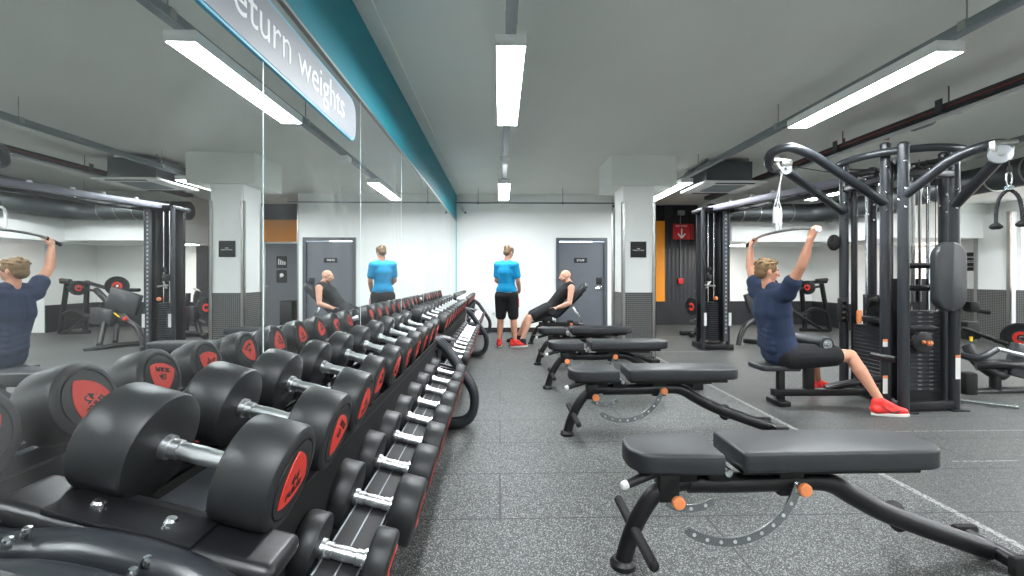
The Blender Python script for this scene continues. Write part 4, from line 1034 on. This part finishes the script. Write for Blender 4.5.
# ================================================================ PEOPLE
def remesh(mb, name, m, parent, voxel, smooth=4, disp=0.):
    o = mb.build(name, m, None, 180)
    md = o.modifiers.new('r', 'REMESH'); md.mode = 'VOXEL'; md.voxel_size = voxel; md.use_smooth_shade = True
    sm = o.modifiers.new('s', 'SMOOTH'); sm.factor = .5; sm.iterations = smooth
    bpy.context.view_layer.update()
    me = bpy.data.meshes.new_from_object(o.evaluated_get(bpy.context.evaluated_depsgraph_get()))
    o.modifiers.clear(); old = o.data; o.data = me; bpy.data.meshes.remove(old)
    if not me.materials: me.materials.append(m)
    for p in me.polygons: p.use_smooth = True
    me.name = name
    if parent:
        o.data.transform(M.Translation(-parent.location)); o.parent = parent
    return o
def L(a, b, t): return V(a)*(1-t)+V(b)*t
def headshape(mb, c, fwd, up, s=1.):
    """skull, jaw, nose, ears, lips; c = centre of skull"""
    f = V(fwd).normalized(); u = V(up); u = (u-f*u.dot(f)).normalized(); r = f.cross(u)
    m = M((r, f, u)).transposed(); P = lambda x, y, z: V(c)+m@V((x*s, y*s, z*s))
    mb.ball(P(0, -.012, .025), (.075*s, .095*s, .088*s), 20, m)
    mb.ball(P(0, .028, -.03), (.060*s, .068*s, .075*s), 20, m)
    mb.limb(P(0, .045, -.085), P(0, .06, -.083), .033*s, .022*s)
    mb.limb(P(0, .090, .012), P(0, .112, -.022), .010*s, .0155*s, 1)
    mb.limb(P(-.028, .086, .026), P(.028, .086, .026), .013*s, .013*s)
    mb.limb(P(-.018, .088, -.052), P(.018, .088, -.052), .0085*s, .0085*s)
    for k in (-1, 1):
        mb.ball(P(.078*k, -.008, -.002), (.009*s, .019*s, .031*s), 10, m)
        mb.ball(P(.038*k, .070, -.012), (.022*s, .02*s, .02*s), 10, m)
    return P, m
def eyes(P, m, parent, s=1.):
    b = MB()
    for k in (-1, 1): b.ball(P(.030*k, .083, .004), .0125*s, 10)
    b.build('eye', mat('eye_white', '#e6e2dc', .3), parent)
    b = MB()
    for k in (-1, 1): b.ball(P(.030*k, .0925, .004), .0055*s, 8)
    b.build('iris', mat('iris_dark', '#33302c', .3), parent)
    b = MB()
    for k in (-1, 1): b.limb(P(.018*k, .096, .026), P(.046*k, .086, .028), .0045*s, .003*s)
    b.build('eyebrow', HAIR2, parent)
def hair(P, m, s, mtl, parent, top=1.):
    b = MB()
    b.ball(P(0, -.020, .040), (.083*s, .097*s, .092*s), 20, m)
    b.ball(P(0, -.055, -.012), (.070*s, .058*s, .062*s), 16, m)
    b.ball(P(0, .045, .098), (.058*s, .045*s, .030*s), 14, m)
    for k in (-1, 1): b.ball(P(.066*k, .015, .035), (.017*s, .045*s, .042*s), 12, m)
    random.seed(7)
    for i in range(26):
        a = random.uniform(0, 2*pi); e = random.uniform(.2, 1.3)
        d = V((cos(a)*cos(e), sin(a)*cos(e)-.2, sin(e)))
        p = P(.078*d.x, -.018+.09*d.y, .045+.086*d.z); q = P(.086*d.x+.01, .004+.09*d.y, .05+.094*d.z); b.limb(p, q, .012*s, .006*s, seg=8)
    return remesh(b, 'hair', mtl, parent, .006, 2)
def hand(mb, wrist, dirn, palm_n, curl, s=1., thumb=1):
    """palm and five fingers; dirn = wrist to knuckles, palm_n = way the palm faces, curl in radians per joint"""
    d = V(dirn).normalized(); n = V(palm_n); n = (n-d*n.dot(d)).normalized(); r = d.cross(n)*thumb
    w0 = V(wrist)
    for q in (-.028, -.010, .008, .026): mb.limb(w0+d*.012*s+r*q*.7*s, w0+d*.082*s+r*q*s, .0155*s, .0125*s, seg=10)
    for q, ln in ((-.031, .068), (-.0105, .082), (.0105, .088), (.031, .076)):
        p = w0+d*.088*s+r*q*s; a = curl*.7; segs = (.46, .30, .24)
        for i, f in enumerate(segs):
            dd = d*cos(a)+n*sin(a); p2 = p+dd*ln*f*s; mb.limb(p, p2, (.0095-.001*i)*s, (.0088-.001*i)*s, seg=10); p = p2; a += curl
    p = w0+d*.025*s+r*.032*s; dd = (d*.65+r*.6+n*.35*curl).normalized(); p2 = p+dd*.04*s; mb.limb(p, p2, .0135*s, .011*s, seg=10)
    dd = (d*.9+n*.6*curl+r*.1).normalized(); p3 = p2+dd*.032*s; mb.limb(p2, p3, .0105*s, .0095*s, seg=10); dd = (d*.6+n*1.1*curl-r*.3).normalized(); mb.limb(p3, p3+dd*.024*s, .0095*s, .0085*s, seg=10)
def shoe(ankle, toe_dir, up, parent, mtl, sole, s=1., lab=None):
    f = V(toe_dir).normalized(); u = V(up); u = (u-f*u.dot(f)).normalized(); r = f.cross(u); m = M((r, f, u)).transposed(); a = V(ankle)
    P = lambda x, y, z: a+m@V((x*s, y*s, z*s))
    b = MB()
    b.limb(P(0, -.045, -.045), P(0, .10, -.052), .042*s, .040*s, 1.0); b.limb(P(0, .10, -.055), P(-.004, .175, -.062), .042*s, .030*s)
    b.limb(P(0, -.015, .01), P(0, .0, -.04), .042*s, .045*s); b.limb(P(0, .02, -.0), P(0, .12, -.045), .034*s, .030*s); b.limb(P(0, -.055, .02), P(0, -.05, -.04), .022*s, .035*s)
    o = remesh(b, 'shoe', mtl, parent, .008, 3)
    poly = []
    for k in range(28):
        t = 2*pi*k/28; y = .065+.148*cos(t); w_ = (.043 if y > .03 else .036)*sin(t)*(1+.12*cos(t)); poly.append((w_*s, y*s))
    MB().prism(poly, basis(P(0, 0, -.098), r, f, u), .026*s, .007).build('sole', sole, parent)
    b = MB()
    for k in range(5): b.tube([P(-.022, .03+.02*k, .018-.010*k), P(0, .033+.02*k, .026-.0115*k), P(.022, .03+.02*k, .018-.010*k)], .003*s, 6)
    b.build('lace', sole if mtl is SHOER else INK, parent)
    if mtl is SHOER:
        b = MB()
        for k in (-1, 1): b.tube(smoothpath([P(.040*k, .115, -.045), P(.0445*k, .06, -.062), P(.044*k, .02, -.045), P(.040*k, -.03, -.015)], 4), [.004*s, .006*s]+[.008*s]*5+[.007*s, .006*s, .005*s, .004*s, .003*s, .002*s], 8, flat=.5)
        b.build('side_stripe', INK, parent)
    return o
def torso(mb, hip, waist, chest, shL, shR, neck, g=0., wide=1.):
    """hip, waist, chest centres and shoulder joints; g inflates for clothes"""
    ax = (V(shR)-V(shL)).normalized()
    def slab(c, hw, th, c2, hw2, th2):
        for k in (-1, -.5, 0, .5, 1):
            mb.limb(V(c)+ax*hw*k*(1-th/hw*.9 if hw > th else 0), V(c2)+ax*hw2*k*(1-th2/hw2*.9 if hw2 > th2 else 0), (th+g)*(1 if abs(k) < .9 else .9), (th2+g)*(1 if abs(k) < .9 else .9))
    slab(hip, .165*wide, .105, waist, .145*wide, .095); slab(waist, .145*wide, .095, chest, .165*wide, .112)
    up = L(chest, (V(shL)+V(shR))/2, .75); slab(chest, .165*wide, .112, up, .15*wide, .085)
    mb.limb(up, shL, .085+g, .058+g); mb.limb(up, shR, .085+g, .058+g)
    mb.limb(L(shL, neck, .15), L(shL, neck, .85), .052+g*.8, .045+g*.5); mb.limb(L(shR, neck, .15), L(shR, neck, .85), .052+g*.8, .045+g*.5)
def arm(mb, sh, el, wr, s=1.):
    mb.limb(sh, L(sh, el, .45), .056*s, .050*s); mb.limb(L(sh, el, .4), el, .050*s, .040*s)
    mb.limb(el, L(el, wr, .35), .041*s, .043*s); mb.limb(L(el, wr, .35), wr, .042*s, .027*s)
def legs(mb, hp, kn, an, s=1.):
    mb.limb(hp, L(hp, kn, .5), .092*s, .078*s); mb.limb(L(hp, kn, .5), kn, .078*s, .056*s)
    back = V((0, 0, 0)); mb.limb(kn, L(kn, an, .35), .055*s, .058*s); mb.limb(L(kn, an, .3), L(kn, an, .65), .058*s, .044*s); mb.limb(L(kn, an, .6), an, .045*s, .034*s)

# ---- seated man doing the lat pulldown -------------------------------------
t = thing('person', 'seated man in navy t-shirt and black shorts pulling an overhead bar', 'person', (2.75, 4.38, .40))
hip, waist, chest = (2.74, 4.38, .50), (2.70, 4.38, .68), (2.655, 4.38, .90)
shR, shL = (2.665, 4.17, 1.09), (2.63, 4.58, 1.09); neck = (2.625, 4.38, 1.15)
elR, wrR = (2.685, 3.98, 1.345), (2.715, 3.91, 1.575)
elL, wrL = (2.65, 4.76, 1.34), (2.69, 4.82, 1.545)
hR, kR, aR = (2.80, 4.27, .485), (3.24, 4.13, .515), (3.42, 3.99, .11)
hL, kL, aL = (2.80, 4.49, .485), (3.22, 4.62, .50), (3.40, 4.78, .11)
hc = V((2.605, 4.375, 1.29))
b = MB(); torso(b, hip, waist, chest, shL, shR, neck); arm(b, shR, elR, wrR); arm(b, shL, elL, wrL); legs(b, hR, kR, aR); legs(b, hL, kL, aL)
b.limb(neck, (2.612, 4.378, 1.23), .062, .055)
P, m = headshape(b, hc, (1, -.12, -.10), (0, 0, 1), 1.0)
hand(b, wrR, (.10, -.13, .42), (.95, .25, -.15), 1.1, 1.0, 1); hand(b, wrL, (.10, .13, .42), (.95, -.25, -.15), 1.1, 1.0, -1)
b.limb(aR, V(aR)+V((.08, -.01, -.055)), .033, .022); b.limb(aL, V(aL)+V((.08, .01, -.055)), .033, .022)
remesh(b, 'body', SKIN, t, .0065, 3)
eyes(P, m, t); hair(P, m, 1.0, HAIR, t)
b = MB(); torso(b, hip, waist, chest, shL, shR, neck, .03, 1.1); b.limb(shR, L(shR, elR, .38), .080, .080); b.limb(shL, L(shL, elL, .38), .080, .080); b.limb((2.75, 4.38, .50), (2.755, 4.38, .53), .15, .15, 1)
random.seed(3)
for k in range(9):
    z = .55+.055*k; b.limb((2.60-.0*k, 4.30, z), (2.61, 4.46, z+.03), .050, .050)
remesh(b, 'tshirt', NAVY, t, .009, 3)
b = MB(); b.limb((2.77, 4.28, .485), (2.77, 4.48, .485), .135, .135); b.limb((2.76, 4.30, .50), (2.79, 4.46, .50), .13, .13)
b.limb(hR, L(hR, kR, .68), .128, .102); b.limb(hL, L(hL, kL, .68), .128, .102)
remesh(b, 'shorts', BLACKF, t, .009, 3)
shoe(aR, (1, -.08, -.02), (0, 0, 1), t, SHOER, SOLE, 1.12); shoe(aL, (1, .10, -.02), (0, 0, 1), t, SHOER, SOLE, 1.12)

# ---- standing man in blue, seen from behind ---------------------------------
t = thing('person', 'standing man in bright blue t-shirt and black shorts with his back turned', 'person', (.12, 8.03, 0))
x0, y0 = .115, 8.03
Q = lambda x, y, z: (x0+x, y0+y, z)
hip, waist, chest = Q(0, 0, .95), Q(0, .01, 1.12), Q(0, 0, 1.32)
shL, shR, neck = Q(-.165, .04, 1.44), Q(.165, -.05, 1.43), Q(.01, .01, 1.50)
elL, wrL = Q(-.20, .07, 1.17), Q(-.09, .27, 1.06); elR, wrR = Q(.215, -.03, 1.16), Q(.20, .17, .99)
hL, kL, aL = Q(-.095, 0, .90), Q(-.11, .02, .50), Q(-.125, -.02, .105); hR, kR, aR = Q(.095, 0, .90), Q(.12, .03, .50), Q(.15, .0, .105)
b = MB(); torso(b, hip, waist, chest, shL, shR, neck); arm(b, shL, elL, wrL); arm(b, shR, elR, wrR); legs(b, hL, kL, aL, 1.08); legs(b, hR, kR, aR, 1.08)
b.limb(neck, Q(.015, .03, 1.59), .060, .055); P, m = headshape(b, V(Q(.025, .045, 1.655)), (.45, 1, -.45), (0, 0, 1), .98)
hand(b, wrL, (.5, .8, -.1), (.7, -.4, -.2), .6, 1, -1); hand(b, wrR, (-.3, .8, -.2), (-.8, -.4, -.2), .6, 1, 1)
b.limb(aL, V(aL)+V((-.02, .08, -.055)), .033, .022); b.limb(aR, V(aR)+V((.06, .05, -.055)), .033, .022)
remesh(b, 'body', SKIN, t, .008, 3); eyes(P, m, t, .98); hair(P, m, .98, HAIR2, t)
b = MB(); torso(b, Q(0, 0, 1.02), waist, chest, shL, shR, neck, .02, .92); b.limb(Q(-.08, 0, 1.0), Q(.08, 0, 1.0), .108, .108); b.limb(shL, L(shL, elL, .62), .074, .072); b.limb(shR, L(shR, elR, .62), .074, .072)
remesh(b, 'tshirt', BLUE, t, .011, 3)
b = MB(); b.limb(Q(-.06, -.005, .90), Q(.06, -.005, .90), .128, .128); b.limb(hL, L(hL, kL, .85), .12, .098); b.limb(hR, L(hR, kR, .85), .12, .098)
remesh(b, 'shorts', BLACKF, t, .011, 3)
MB().bar(Q(.225, -.03, .86), Q(.225, -.02, .70), .012, .04, .004).build('red_stripe', REDS, t)
shoe(aL, (-.25, 1, 0), (0, 0, 1), t, SHOER, SOLE, 1.08); shoe(aR, (1, .45, 0), (0, 0, 1), t, SHOER, SOLE, 1.08)
t.rotation_euler = (0, 0, -.25)
t = thing('phone', 'small dark phone held in front by the man in blue', 'phone', Q(.13, .34, 1.02))
MB().box(Q(.13, .32, 1.035), (.075, .012, .15), M.Rotation(R(-50), 3, 'X'), .004).build('phone_body', INK, t)

# ---- bald man reclining ---------------------------------------------------
t = thing('person', 'bald man in black vest reclining on the raised bench near the grey door', 'person', (.95, 8.05, .55))
hip, waist, chest = (.90, 8.05, .66), (1.00, 8.05, .79), (1.125, 8.05, .94)
shL, shR, neck = (1.25, 7.86, 1.04), (1.25, 8.24, 1.04), (1.235, 8.05, 1.12)
# far (right) and near (left) limbs
elN, wrN = (1.20, 7.76, .76), (.98, 7.80, .68); elF, wrF = (1.20, 8.34, .76), (.98, 8.30, .68)
hN, kN, aN = (.84, 7.95, .645), (.50, 7.82, .50), (.34, 7.70, .10); hF, kF, aF = (.84, 8.15, .645), (.50, 8.22, .50), (.30, 8.28, .10)
b = MB(); torso(b, hip, waist, chest, shL, shR, neck); arm(b, shL, elN, wrN, 1.08); arm(b, shR, elF, wrF, 1.08); legs(b, hN, kN, aN); legs(b, hF, kF, aF)
b.limb(neck, (1.20, 8.05, 1.18), .064, .058); P, m = headshape(b, V((1.165, 8.05, 1.245)), (-1, -.1, -.12), (-.1, 0, 1), 1.0)
hand(b, wrN, (-1, .1, -.25), (.1, .5, -.8), .9, 1, 1); hand(b, wrF, (-1, -.1, -.25), (.1, -.5, -.8), .9, 1, -1)
b.limb(aN, V(aN)+V((-.08, 0, -.055)), .033, .022); b.limb(aF, V(aF)+V((-.08, 0, -.055)), .033, .022)
remesh(b, 'body', SKIN2, t, .008, 3); eyes(P, m, t)
b = MB(); b.limb(P(-.03, .055, -.075), P(.03, .055, -.075), .034, .034); 
b = MB(); torso(b, hip, waist, chest, L(shL, neck, .35), L(shR, neck, .35), neck, .016); remesh(b, 'vest', BLACKF, t, .011, 3)
b = MB(); b.limb((.88, 7.98, .655), (.88, 8.12, .655), .12, .12); b.limb(hN, L(hN, kN, .78), .115, .092); b.limb(hF, L(hF, kF, .78), .115, .092)
remesh(b, 'shorts', BLACKF, t, .011, 3)
bald = t
DKS = mat('black_shoe', '#151517', .6)
shoe(aN, (-1, -.05, 0), (0, 0, 1), t, DKS, DKS, 1.05); shoe(aF, (-1, .05, 0), (0, 0, 1), t, DKS, DKS, 1.05)
for nm, yy in (('in the near hand', 7.81), ('in the far hand', 8.29)):
    c = V((.88, yy, .625)); t2 = thing('held_dumbbell', 'black dumbbell held %s of the bald man on the bench' % nm, 'dumbbell', c)
    MB().cyl(c-V((.01, .09, 0)), c+V((.01, .09, 0)), .016).build('handle', CHROME, t2)
    for s in (-1, 1): MB().lathe([(0, 0), (.062, 0), (.07, .01), (.07, .06), (.06, .07), (0, .07)], c+V((0, .065*s, 0)), (0, s, 0), 20).build('weight_head', URE, t2)
    t2.location += V((.04, .33, 0))
bald.location += V((.04, .33, 0))
